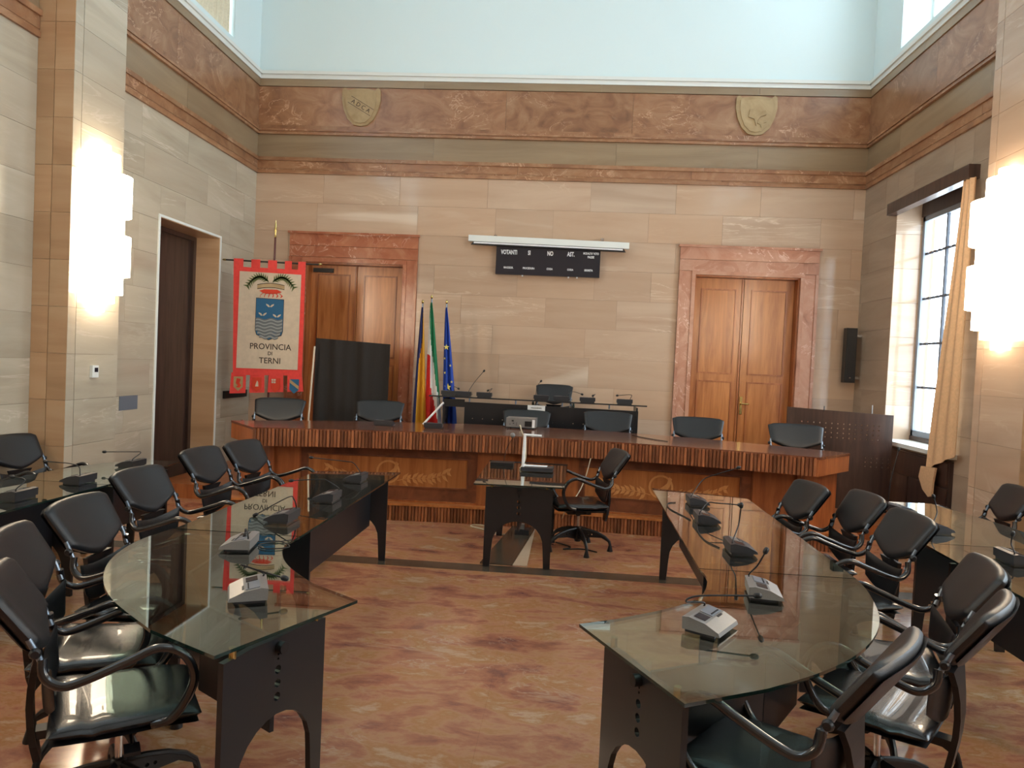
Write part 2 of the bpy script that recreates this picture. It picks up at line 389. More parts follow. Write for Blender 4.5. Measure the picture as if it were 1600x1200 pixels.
# upper plaster walls
mb = MB(); mb.box((XL, YB-.012, 5.74), (XR, YB, ZT)); tag(mb.build('upper_plaster', M['upper'], wb))
for side, fn in ((wl, fl), (wr, fr)):
    mb = MB()
    for q in sub_rects((YF, 5.74, YB-.013, ZT), [(a, 5.86, b, 7.85) for a, b in LANT]): mb.box(fn(q[0], q[1], 0), fn(q[2], q[3], .012))
    for a, b in LANT:                                   # niche reveals
        mb.box(fn(b, 5.86, .0), fn(b-.006, 7.85, -.44)); mb.box(fn(a, 5.86, .0), fn(a+.006, 7.85, -.44)); mb.box(fn(a, 5.86, .0), fn(b, 5.868, -.44)); mb.box(fn(a, 7.842, .0), fn(b, 7.85, -.44))
    mb.build('upper_plaster', M['upper'], side)
# clerestory windows
wn = 1
for fn, sgn in ((fl, 1), (fr, -1)):
    for a, b in LANT:
        wn += 1
        rt = empty('window_%d' % wn, kind='structure')
        mb = MB()
        for u in (a+.03, (a+b)/2, b-.03): mb.box(fn(u-.03, 5.86, -.34), fn(u+.03, 7.85, -.40))
        for z in (5.89, 6.85, 7.82): mb.box(fn(a, z-.03, -.345), fn(b, z+.03, -.395))
        mb.build('window_frame', M['white'], rt)
        mb = MB(); mb.box(fn(a, 5.86, -.372), fn(b, 7.85, -.376)); mb.build('pane', M['pane'], rt)
# floor
mb = MB(); mb.box((XL-.4, YF-.3, -.2), (XR+.4, YB+.6, -.012)); fl_o = tag(mb.build('floor', M['jointf']), kind='structure')
rg = random.Random(21)
def tile(x0, y0, x1, y1, m, nm='tile'):
    MB().box((x0+.0002, y0+.0002, -.012), (x1-.0002, y1-.0002, 0)).build(nm, m, fl_o)
ys = [1.6, 2.7, 3.8, 4.9, 5.98]
for j in range(len(ys)-1):
    for i in range(8):
        x0 = XL + i*1.08; tile(x0, ys[j], min(x0+1.08, XR), ys[j+1], M['floor'])
for i in range(6):
    x0 = XL + i*1.44; tile(x0, 5.98, min(x0+1.44, XR), 6.18, M['darkstone'], 'dark_strip')
for j in range(2):
    for i in range(8):
        x0 = XL + i*1.08; tile(x0, 6.18+j*.95, min(x0+1.08, XR), 7.13+j*.95, M['floor'])
MB().box((XL, 8.08, -.012), (XR, YB, 0)).build('under_dais', M['floor'], fl_o)
MB().box((XL, YF, -.012), (XR, 1.5995, 0)).build('near_paving', M['floor'], fl_o)
# columns with the joint line and the side facing
def column(side, y0, y1, nm):
    sg = 1 if side < 0 else -1; xw = XL if side < 0 else XR; face = -4.29 if side < 0 else 3.59
    root = empty(nm, ((face+xw)/2, (y0+y1)/2, 0), kind='structure'); ox, oy = root.location.x, root.location.y
    xi = face - sg*.02
    MB().box((xw-ox, y0+.02-oy, 0), (xi-ox, y1-.02-oy, ZB)).build('core', M['joint'], root)
    rg = random.Random(int(y0*10)+(3 if sg > 0 else 5)); n = 14; h = ZB/n
    vis = y0 > 5
    for i in range(n if vis else 1):
        z0, z1 = (i*h, (i+1)*h) if vis else (0, ZB)
        js = y0+.11 if sg > 0 else y1-.11
        for a, b in ((y0, js), (js, y1)):
            MB().box((xi-ox, a+.003-oy, z0+.0012), (face-ox, b-.003-oy, z1-.0012)).build('slab', M['cream' if not sg > 0 else 'grey'], root)
        xm = (xw+face)/2 + rg.uniform(-.02, .02)*0
        for a, b in ((xw, xm), (xm, face)):
            a_, b_ = sorted((a, b)); MB().box((a_+.0025-ox, y0-oy, z0+.0012), (b_-.0025-ox, y0+.02-oy, z1-.0012)).build('slab', M['tan'], root)
            MB().box((a_+.0025-ox, y1-.02-oy, z0+.0012), (b_-.0025-ox, y1-oy, z1-.0012)).build('slab', M['tan'], root)  # column sides: the browner tone of the lighting is put into the stone colour
    return root
n = 4
for y0, y1 in COLY:
    column(-1, y0, y1, 'trim_%d' % n); column(1, y0, y1, 'trim_%d' % (n+1)); n += 2
# tiered glass wall lamps
def sconce(side, yc, label):
    sg = 1 if side < 0 else -1; face = -4.29 if side < 0 else 3.59
    root = empty('wall_lamp', (face, yc, 2.0), label=label, cat='lamp')
    def half(r, z0, z1, nm, m, d0=.0):
        mb = MB(); pts = [(-math.cos(PI*i/14)*r*1.0, math.sin(PI*i/14)*r*1.02) for i in range(15)]
        mb.prism(pts, z1-z0, lambda u, v, w_: (sg*(v+.002), u, z0+w_)); mb.build(nm, m, root, smooth=40)
    for r, z0, z1 in ((.07, 0, .08), (.15, .083, .16), (.215, .163, .33), (.27, .333, .69), (.215, .693, .87), (.27, .873, 1.23), (.17, 1.233, 1.42), (.09, 1.423, 1.5)):
        half(r, z0, z1, 'glass_tier', M['lamp'])
    return root
sconce(-1, 6.47, 'tiered glowing glass wall lamp on the left stone pillar')
sconce(1, 6.47, 'tiered glowing glass wall lamp on the right stone pillar')
sconce(-1, 1.97, 'unseen tiered glass wall lamp left of the camera, added for its light')  # unseen lamp pair, added for the warm light it gives the foreground
sconce(1, 1.97, 'unseen tiered glass wall lamp right of the camera, added for its light')

# back doors with marble surrounds
def backdoor(num, D, SO, m, gap):
    x0, _, x1, zt = D; root = empty('door_%d' % num, ((x0+x1)/2, YB, .16), kind='structure')
    ox, oy, oz = root.location
    def B(a, b, nm, mm, bev=0): MB().box((a[0]-ox, a[1]-oy, a[2]-oz), (b[0]-ox, b[1]-oy, b[2]-oz)).build(nm, mm, root)
    s0, s1, st = SO[0], SO[2], SO[3]
    # surround: outer casing, inner bead
    for a, b in ((s0, x0-.05), (x1+.05, s1)):
        e0, e1 = (a, a+.04) if a == s0 else (b-.04, b)
        B((a, YB, .16), (b, YB-.045, st-.36), 'jamb', m); B((e0, YB-.045, .16), (e1, YB-.065, st-.36), 'jamb_edge', m)
    for a, b in ((x0-.05, x0), (x1, x1+.05)): B((a, YB+.02, .16), (b, YB-.06, zt), 'bead', m)
    B((x0-.05, YB+.02, zt), (x1+.05, YB-.06, zt+.05), 'bead', m)
    B((s0, YB, st-.355), (s1, YB-.045, st-.2), 'lintel', m); B((s0, YB, st-.197), (s1, YB-.05, st-.03), 'lintel', m); B((s0-.02, YB, st-.03), (s1+.02, YB-.085, st), 'crown', m)
    if zt+.05 < st-.355: B((x0-.05, YB, zt+.05), (x1+.05, YB-.04, st-.358), 'lintel', m)
    # wood lining and two panelled leaves, recessed
    yl = YB+.14
    B((x0, YB+.0, .16), (x0+.02, YB+.2, zt), 'lining', M['wood_m']); B((x1-.02, YB+.0, .16), (x1, YB+.2, zt), 'lining', M['wood_m']); B((x0+.02, YB+.0, zt-.02), (x1-.02, YB+.2, zt), 'lining', M['wood_m'])
    xm = (x0+x1)/2
    for a, b, sd in ((x0+.022, xm-.004, 0), (xm+.004, x1-.022, 1)):
        lf = MB().box((a-ox, yl-oy, .165-oz), (b-ox, yl+.04-oy, zt-.023-oz)).build('leaf', M['wood'], root)
        for zz0, zz1 in ((.30, 1.58), (1.68, 2.88)):
            q = MB(); X0, X1 = a+.10-ox, b-.10-ox
            q.box((X0, yl-.014-oy, zz0-oz), (X0+.018, yl-oy, zz1-oz)); q.box((X1-.018, yl-.014-oy, zz0-oz), (X1, yl-oy, zz1-oz))
            q.box((X0+.018, yl-.014-oy, zz1-.018-oz), (X1-.018, yl-oy, zz1-oz)); q.box((X0+.018, yl-.014-oy, zz0-oz), (X1-.018, yl-oy, zz0+.018-oz))
            q.build('panel_moulding', M['wood_m'], lf)
            MB().box((X0+.02, yl-.006-oy, zz0+.02-oz), (X1-.02, yl-oy, zz1-.02-oz)).build('panel', M['wood'], lf)
    MB().box((xm-.03-ox, yl-.018-oy, .17-oz), (xm-.012-ox, yl-oy, zt-.03-oz)).build('cover_strip', M['wood_m'], root)
    q = MB(); q.box((xm+.02-ox, yl-.012-oy, 1.12-oz), (xm+.055-ox, yl-oy, 1.37-oz)); q.tube([(xm+.037-ox, yl-.01-oy, 1.27-oz), (xm+.037-ox, yl-.06-oy, 1.27-oz), (xm+.14-ox, yl-.06-oy, 1.27-oz)], .011)
    tag(q.build('handle', M['brass'], root, smooth=40), 'brass lever handle')
    if num == 1:
        MB().box((x0+.06-ox, yl-.03-oy, zt-.13-oz), (x0+.36-ox, yl-oy, zt-.07-oz)).build('door_closer', M['plastic'], root)
    return root
backdoor(1, LD, LSO, M['rust'], 0); backdoor(2, RD, RSO, M['rose'], 0)
MB().box((XL, YB+.3, 0), (XR, YB+.34, 3.4)).build('backing', M['darkwood'], wb)
# left side door in its reveal
dr = empty('door_3', (-4.95, 8.79, 0), kind='structure')
def L3(a, b, nm, m): return MB().box((a[0]+4.95, a[1]-8.79, a[2]), (b[0]+4.95, b[1]-8.79, b[2])).build(nm, m, dr)
L3((-5.09, 9.504, 0), (XL+.021, 9.535, 3.16), 'reveal', M['tan']); L3((-5.09, 8.045, 0), (XL+.021, 8.076, 3.16), 'reveal', M['tan']); L3((-5.09, 8.076, 3.154), (XL+.021, 9.504, 3.18), 'reveal', M['tan'])
L3((XL+.02, 8.035, 0), (XL+.032, 8.068, 3.19), 'edge_trim', M['white']); L3((XL+.02, 8.068, 3.162), (XL+.032, 9.51, 3.19), 'edge_trim', M['white']); L3((XL+.02, 9.512, 0), (XL+.032, 9.54, 3.19), 'edge_trim', M['white'])
L3((-4.99, 8.07, 0), (-4.93, 8.15, 3.10), 'door_frame', M['darkwood']); L3((-4.99, 9.43, 0), (-4.93, 9.51, 3.10), 'door_frame', M['darkwood']); L3((-4.99, 8.07, 3.10), (-4.93, 9.51, 3.16), 'door_frame', M['darkwood'])
lf = L3((-5.01, 8.15, .01), (-4.965, 9.43, 3.10), 'leaf', M['darkwood'])
q = MB(); q.tube([(-.01, -.5, 1.2), (.04, -.5, 1.2), (.04, -.5, 1.45), (-.01, -.5, 1.45)], .009); q.build('handle', M['black'], dr, smooth=40)
# dark void box behind the side door
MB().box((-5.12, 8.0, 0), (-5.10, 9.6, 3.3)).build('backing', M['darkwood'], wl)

# right wall windows
def rwindow(a, b, num, full):
    rt = empty('window_%d' % num, (4.31, (a+b)/2, .97), kind='structure'); ox, oy, oz = rt.location
    def B(p, q, nm, m): return MB().box((p[0]-ox, p[1]-oy, p[2]-oz), (q[0]-ox, q[1]-oy, q[2]-oz)).build(nm, m, rt)
    n = 7; h = (3.93-.97)/n
    for i in range(n):
        for s, yy in ((1, b), (-1, a)):
            B((XR-.02, yy-(.02 if s > 0 else -.0), .97+i*h+.0015), (4.40, yy+(0 if s > 0 else .02), .97+(i+1)*h-.0015), 'reveal_slab', M['cream'])
    B((XR-.02, a, 3.93), (4.40, b, 3.95), 'head', M['cream'])
    B((XR-.09, a-.06, .93), (4.44, b+.0, .975), 'window_sill', M['white'])
    B((4.27, a+.02, 3.72), (4.38, b-.02, 3.92), 'blind_box', M['darkwood'])
    B((4.28, a+.02, .975), (4.36, b-.02, 1.03), 'bottom_rail', M['darkwood'])
    fr_ = MB(); A, Bq = a+.02, b-.02
    for yy, wd in ((A+.025, .03), (Bq-.025, .03)): fr_.box((4.29-ox, yy-wd-oy, 1.03-oz), (4.34-ox, yy+wd-oy, 3.72-oz))
    fr_.box((4.29-ox, A-oy, 1.03-oz), (4.34-ox, Bq-oy, 1.10-oz)); fr_.box((4.29-ox, A-oy, 3.66-oz), (4.34-ox, Bq-oy, 3.72-oz))
    fr_.build('window_frame', M['wframe'], rt)
    cols = [A+.05 + (Bq-A-.10)*k/3 for k in (0, 1, 2, 3)]; rows = [1.10, 1.63, 2.16, 2.71, 3.26, 3.66]
    for c in cols[1:3]: B((4.30, c-.014, 1.10), (4.33, c+.014, 3.66), 'mullion', M['dframe'])
    for z in rows[1:-1]:
        q = MB()
        for k in range(3):
            q.box((4.308-ox, cols[k]+.014-oy, z-.005-oz), (4.322-ox, cols[k+1]-.014-oy, z+.005-oz))
            for j in range(5):
                yy = cols[k] + (cols[k+1]-cols[k])*(j+.5)/5
                q.box((4.302-ox, yy-.03-oy, z-.014-oz), (4.328-ox, yy+.03-oy, z+.014-oz))
        q.build('glazing_bar', M['dframe'], rt)
    for k in range(3):
        for j in range(5):
            B((4.314, cols[k], rows[j]), (4.317, cols[k+1], rows[j+1]), 'pane', M['pane'])
rwindow(7.85, 9.56, 1, True); rwindow(3.4, 5.1, 10, True); rwindow(.2, 1.4, 11, True)
pm = MB().box((XR-.13, 7.70, 3.735), (XR-.02, 9.58, 3.875)).build('curtain_pelmet', M['darkwood']); tag(pm, 'long dark wooden pelmet board over the tall right window', 'pelmet')
rc = empty('radiator_cover', (3.955, 8.7, 0), label='dark wooden radiator cover under the tall right window', cat='cabinet')
MB().box((-.02, -.86, 0), (.019, .86, .90)).build('body', M['darkwood'], rc); MB().box((-.035, -.84, .06), (-.02, -.03, .62)).build('panel', M['darkwood'], rc); MB().box((-.035, .03, .06), (-.02, .84, .62)).build('panel', M['darkwood'], rc); MB().box((-.035, -.84, .66), (-.02, .84, .88)).build('panel', M['darkwood'], rc)

# dais behind the bench with slatted riser
CX = -.33
Rf = lambda x: 7.70 - .03*(x-CX)**2
Pf = lambda x: 7.80 - .03*(x-CX)**2
Ff = lambda x: 7.64 - .065*(x-CX)**2
Bf = lambda x: 8.85 - .108*(x-CX)**2
da = empty('trim_9', (CX, 9.2, 0), kind='structure'); ox, oy = CX, 9.2
xs = [CX + (-3.25 + 6.5*i/40) for i in range(41)]
mb = MB(); mb.prism([(XL+.02-ox, YB-oy), (XL+.02-ox, 8.1-oy), (-3.75-ox, 8.1-oy)] + [(x-ox, Rf(x)+.02-oy) for x in xs] + [(3.1-ox, 8.1-oy), (XR-.02-ox, 8.1-oy), (XR-.02-ox, YB-oy)], .16, lambda u, v, w_: (u, v, w_)); mb.build('platform', M['wood_m'], da)
mb = MB(); fr0 = [(x-ox, Rf(x)-.02-oy) for x in xs]; bk = [(x-ox, Pf(x)+.02-oy) for x in reversed(xs)]
mb.prism(fr0+bk, .022, lambda u, v, w_: (u, v, .1605+w_)); mb.build('step_nosing', M['wood'], da)
k = 0; x = CX-3.0
while x < CX+3.0:
    k += 1; a = math.atan2(-.06*(x-CX), 1)
    MB().prism([(-.0145, .012), (-.0145, -.005), (-.008, -.012), (.008, -.012), (.0145, -.005), (.0145, .012)], .158, lambda u, v, w_: (u, v, w_)).build('slat', M['slat'], da, loc=(x-ox, Rf(x)-.002-oy, 0), rotz=a); x += .034
# upper dais for the presiding desk
MB().box((-2.05-ox, 9.35-oy, .16), (1.45-ox, YB-.02-oy, .5)).build('upper_platform', M['wood_d'], da)

# ------------------------------------------------------------------ council bench
be = empty('council_bench', (CX, 8.0, 0), label='long curved wooden council bench with ribbed edge and inlaid front', cat='bench'); ox, oy = CX, 8.0
xf = [CX + (-2.74 + 5.48*i/44) for i in range(45)]; xb = [CX + (3.23 - 6.46*i/44) for i in range(45)]
outer = [(x-ox, Ff(x)-oy) for x in xf] + [(x-ox, Bf(x)-oy) for x in xb]
MB().prism(outer, .022, lambda u, v, w_: (u, v, .928+w_)).build('bench_top', M['top'], be)
ins = [(x-ox, Ff(x)+.022-oy) for x in xf] + [(x-ox, Ff(x)+.06-oy) for x in reversed(xf)]
MB().prism(ins, .157, lambda u, v, w_: (u, v, .77+w_)).build('apron', M['wood_d'], be)
x = CX-2.73; sl = MB().prism([(-.0145, .014), (-.0145, -.005), (-.008, -.012), (.008, -.012), (.0145, -.005), (.0145, .014)], .175, lambda u, v, w_: (u, v, w_)).build('slat', M['slat'], be); first = True
while x < CX+2.735:
    a = math.atan2(-.13*(x-CX), 1); o = sl if first else sl.copy()
    if not first: COL.objects.link(o)
    first = False; jz = random.uniform(-.003, .003)
    o.location = (x-ox, Ff(x)+.010+jz-oy, .766); o.rotation_euler = (0, 0, a + random.uniform(-.10, .10)); x += .034
for s in (-1, 1):                       # plain return ends of the apron
    p = Vector((CX+s*2.74, Ff(CX+2.74))); q = Vector((CX+s*3.23, Bf(CX+3.23))); dd = (q-p).normalized()
    nrm = Vector((dd.y, -dd.x))*s
    c = (p+q)/2 - nrm*.02
    MB().obox((c.x-ox, c.y-oy), dd, (q-p).length, .03, .767, .927).build('end_apron', M['wood_m'], be)
    # end pier
    P0 = (CX+s*2.66, Ff(CX+2.74)+.30); P1 = (CX+s*3.10, Bf(CX+3.23)+.02); dd = Vector((P1[0]-P0[0], P1[1]-P0[1])); L = dd.length; dd.normalize()
    MB().obox(((P0[0]+P1[0])/2-ox, (P0[1]+P1[1])/2-oy), dd, L, .05, .16 if False else 0.0, .769).build('end_pier', M['wood_m'], be)
def front(x0, x1, z0, z1, off, th, nm, m, par=None, n=10):
    X = [x0 + (x1-x0)*i/n for i in range(n+1)]
    pts = [(x-ox, Pf(x)+off-oy) for x in X] + [(x-ox, Pf(x)+off+th-oy) for x in reversed(X)]
    return MB().prism(pts, z1-z0, lambda u, v, w_: (u, v, z0+w_)).build(nm, m, par or be)
front(CX-2.75, CX+2.75, .183, .769, .04, .03, 'back_board', M['wood_d'], n=30)
for a, b in ((-3.02, -2.745), (-.885, .18), (1.93, 2.40)):      # piers
    front(a, b, .183, .769, -.03, .07, 'pier', M['wood_m'])
    if b - a > .8:
        pass
for a, b in ((-2.745, -.885), (.18, 1.93)):
    front(a, b, .66, .769, .02, .02, 'rail', M['wood_d']); front(a, b, .183, .33, .02, .02, 'rail', M['wood_d']); front(a, b, .183, .20, -.01, .03, 'base_moulding', M['wood_m'])
    front(a, a+.06, .33, .66, .02, .02, 'stile', M['wood_d']); front(b-.10, b, .33, .66, .02, .02, 'stile', M['wood_d'])
    A, Bq = a+.06, b-.10
    fp = front(A+.015, Bq-.015, .345, .645, .022, .015, 'inlaid_panel', M['wood'])
    front(A, Bq, .645, .66, .008, .03, 'panel_moulding', M['wood_d']); front(A, Bq, .33, .345, .008, .03, 'panel_moulding', M['wood_d'])
    front(A, A+.015, .345, .645, .008, .03, 'panel_moulding', M['wood_d']); front(Bq-.015, Bq, .345, .645, .008, .03, 'panel_moulding', M['wood_d'])
    # marquetry: ring and laurel branches
    c = (A+Bq)/2; q = MB(); fw = lambda u, v, w_: (u-ox, Pf(u)+.0205-w_-oy, v)
    rin = circ(c, .49, .105, 26); rou = circ(c, .49, .125, 26)
    q.prism(rou, .003, fw, holes=[rin])
    for s in (-1, 1):
        stem = [(c+s*(.10+.52*t), .40+.12*t*t+.02*math.sin(6*t)) for t in [i/10 for i in range(11)]]
        q.prism([(u, v+.003) for u, v in stem]+[(u, v-.003) for u, v in reversed(stem)], .003, fw)
        for i in range(1, 11):
            u, v = stem[i]
            for sd in (-1, 1):
                an = (0 if s > 0 else PI) + s*sd*(.75+.1*math.sin(i)); ln = .085+.02*math.sin(i*2.3)
                d = (math.cos(an), math.sin(an)); nn = (-d[1], d[0])
                q.prism([(u, v), (u+d[0]*ln*.4+nn[0]*.018, v+d[1]*ln*.4+nn[1]*.018), (u+d[0]*ln, v+d[1]*ln), (u+d[0]*ln*.4-nn[0]*.018, v+d[1]*ln*.4-nn[1]*.018)], .003, fw)
    q.prism([(c-.02, .43), (c+.05, .44), (c+.09, .50), (c+.11, .58), (c+.08, .60), (c+.06, .53), (c, .48)], .0035, fw)
    tag(q.build('inlay', M['inlay'], fp), 'pale marquetry ring and laurel branches')

# ------------------------------------------------------------------ glass tables
def end_panel(c, d, wdt, parent, org, h=.68, arch=.30, inv=False):
    """upright black board with an arch cut at the foot, holes up its middle; c centre (x,y), d unit along width"""
    hw = wdt/2; n = 12; aw = hw-.065
    out = [(-hw, 0), (-hw, h-.012), (-hw*.5, h-.002), (0, h-.006), (hw*.5, h-.002), (hw, h-.012), (hw, 0), (hw-.055, 0)]
    out += [(math.cos(PI*i/n)*aw, .16+.23*math.sin(PI*i/n)**.85) for i in range(0, n+1)] + [(-hw+.055, 0)]
    holes = [circ(0, .455, .0165), circ(0, .505, .0165), circ(0, .555, .0165), circ(0, .595, .005, 8), circ(0, .612, .005, 8)]
    nx, ny = -d[1], d[0]
    f = lambda u, v, w_: (c[0]-org[0]+d[0]*u+nx*(w_-.012), c[1]-org[1]+d[1]*u+ny*(w_-.012), v)
    return MB().prism(out, .024, f, holes=holes).build('end_panel', M['black'], parent)
def gtable(poly, ends, modesty, label, z=.72, nm='glass_table', group=None, spacers=None):
    cx = sum(p[0] for p in poly)/len(poly); cy = sum(p[1] for p in poly)/len(poly)
    root = empty(nm, (cx, cy, 0), label=label, cat='table')
    org = (cx, cy)
    MB().prism([(x-cx, y-cy) for x, y in poly], .012, lambda u, v, w_: (u, v, z-.012+w_), side=1).build('glass_top', [M['glass'], M['edge']], root)
    for c, d, wd in ends:
        L = math.hypot(*d); d = (d[0]/L, d[1]/L); end_panel(c, d, wd, root, org)
        for s in (-1, 1):
            p = (c[0]+d[0]*s*(wd/2-.05)-cx, c[1]+d[1]*s*(wd/2-.05)-cy)
            MB().lathe([(.013, .668), (.013, z-.0125)], (p[0], p[1], 0), 12).build('spacer', M['brass'], root, smooth=40)
        q = MB(); nx, ny = -d[1], d[0]
        q.tube([(c[0]-cx+nx*.013, c[1]-cy+ny*.013, .64), (c[0]-cx+nx*.05, c[1]-cy+ny*.05, .64)], .022, 12); q.tube([(c[0]-cx-nx*.013, c[1]-cy-ny*.013, .64), (c[0]-cx-nx*.04, c[1]-cy-ny*.04, .64)], .022, 12)
        q.build('knob', M['plastic'], root, smooth=40)
    if modesty:
        q = MB(); P = modesty
        for i in range(len(P)-1):
            a, b = Vector(P[i]), Vector(P[i+1]); dd = (b-a).normalized(); m_ = (a+b)/2
            q.obox((m_.x-cx, m_.y-cy), dd, (b-a).length, .018, .30, .66)
        q.build('modesty_panel', M['black'], root)
    return root
LAi = catmull([(-1.395,3.905),(-1.40,3.70),(-1.33,3.50),(-1.22,3.32),(-1.05,3.125)], 5) + [(-.802,2.947)]
LAo = [(-1.095,2.312)] + catmull([(-1.415,2.49),(-1.732,2.765),(-1.938,3.03),(-2.075,3.316),(-2.135,3.62),(-2.11,3.90)], 5)
gtable([tuple(p)[:2] for p in LAi+LAo], [((-1.01,2.625), (.345,.94), .53), ((-1.75,3.80), (1,0), .60)], [(-1.75,3.79),(-1.72,3.35),(-1.45,2.95),(-1.03,2.66)],
       'curved glass table end nearest the camera on the left, two grey microphones on it')
gtable([(-1.395,3.915),(-1.382,6.30),(-2.06,6.12),(-2.10,3.915)], [((-1.75,4.25), (1,0), .60), ((-1.72,6.08), (1,.10), .56)], [(-1.60,4.27),(-1.58,6.05)],
       'straight glass table of the left inner row, three dark microphones on it')
RAi = catmull([(.716,3.775),(.722,3.60),(.66,3.36),(.575,3.22),(.43,3.08)], 5) + [(.237,2.935), (.097,2.855)]
RAo = [(.401,2.229)] + catmull([(.686,2.385),(.899,2.545),(1.09,2.735),(1.25,2.965),(1.37,3.226),(1.455,3.557),(1.485,3.775)], 5)
gtable([tuple(p)[:2] for p in RAi+RAo], [((.315,2.575), (.41,-.91), .53), ((1.10,3.65), (1,0), .60)], [(1.10,3.64),(1.05,3.25),(.80,2.85),(.35,2.60)],
       'curved glass table end nearest the camera on the right, two pale microphones on it')
gtable([(.717,3.785),(.758,6.23),(1.48,5.99),(1.485,3.785)], [((1.10,4.10), (1,0), .60), ((1.12,6.03), (1,-.25), .58)], [(.95,4.12),(.98,6.02)],
       'straight glass table of the right inner row, three dark microphones on it')
gtable([(-3.20,3.2),(-3.19,5.0),(-3.90,5.0),(-3.92,3.2)], [((-3.55,3.6), (1,0), .58), ((-3.55,4.75), (1,0), .58)], [(-3.40,3.62),(-3.40,4.73)],
       'nearer glass table of the left outer row, along the left frame edge')
gtable([(-3.19,5.01),(-3.307,6.208),(-3.62,6.19)]+catmull([(-3.80,5.9),(-3.90,5.5),(-3.91,5.01)],4), [((-3.55,5.2), (1,0), .58), ((-3.50,6.05), (1,0), .34)], [(-3.42,5.22),(-3.40,6.03)],
       'far glass table of the left outer row, beside the left pillar')
gtable([tuple(p)[:2] for p in [(2.237,4.724),(2.30,5.1),(2.42,5.6),(2.60,6.234),(3.012,6.253)]+catmull([(3.06,5.95),(3.15,5.45),(3.12,5.0),(2.95,4.724)],4)], [((2.60,4.95), (1,0), .58), ((2.80,6.08), (1,0), .36)], [(2.62,4.97),(2.80,6.06)],
       'far glass table of the right outer row, near the window curtain')
gtable([(2.237,4.714),(2.215,4.274),(2.19,3.3),(2.92,3.3),(2.95,4.714)], [((2.57,4.45), (1,0), .60), ((2.56,3.5), (1,0), .60)], [(2.42,3.52),(2.42,4.43)],
       'nearer glass table of the right outer row, at the right frame edge')
gtable([(-.704,5.961),(.031,5.999),(.06,7.40),(-.72,7.40)], [((-.34,6.155), (1,.02), .56), ((-.33,7.25), (1,0), .56)], [(-.34,6.17),(-.33,7.24)],
       'small glass table with arched black legs standing alone in front of the bench')
# presiding desk up on the dais
pdk = empty('presiding_desk', (CX, 9.7, .5), label='raised glass-topped desk with dark perforated front behind the bench', cat='desk')
MB().box((-1.42, -.22, .727), (1.37, .25, .739)).build('glass_top', [M['glass']], pdk)
MB().box((-1.42, -.226, .722), (1.37, -.2205, .7395)).build('glass_edge', M['black'], pdk)
holes = [circ(-.85+.13*i, .10+.09*j+.01*((i*j) % 2), .007, 8) for i in range(15) for j in range(5)]
MB().prism([(-.96, .02), (1.27, .02), (1.27, .66), (-.96, .67)], .018, lambda u, v, w_: (u, -.16+w_, v), holes=holes).build('front_panel', M['black'], pdk)
for s in (-1, 1):
    MB().prism([(-.17,0),(-.17,.70),(.20,.70),(.20,0),(.14,0),(.12,.35),(.0,.45),(-.10,.35),(-.12,0)], .022, lambda u, v, w_: (s*1.24+w_, u, v)).build('leg', M['black'], pdk)
MB().box((-1.24, -.16, .60), (-.96, -.14, .70)).build('corner_bracket', M['black'], pdk)
for u in (-.9, -.3, .3, .9): MB().lathe([(.01, .67), (.01, .727)], (u, -.15, 0), 8).build('spacer', M['steel'], pdk)
cp = MB().box((-.13-.012, -.175, .60), (.095-.012, -.163, .67)).build('name_plate', M['paper']); cp.location = (CX, 9.7, .5)
tag(cp, 'small white name card on the front of the raised desk', 'sign')
text('lettering', 'PRESIDENTE', .025, M['fdark'], lambda x, y, z: (x-.03, -.176-z, y+.635), cp)

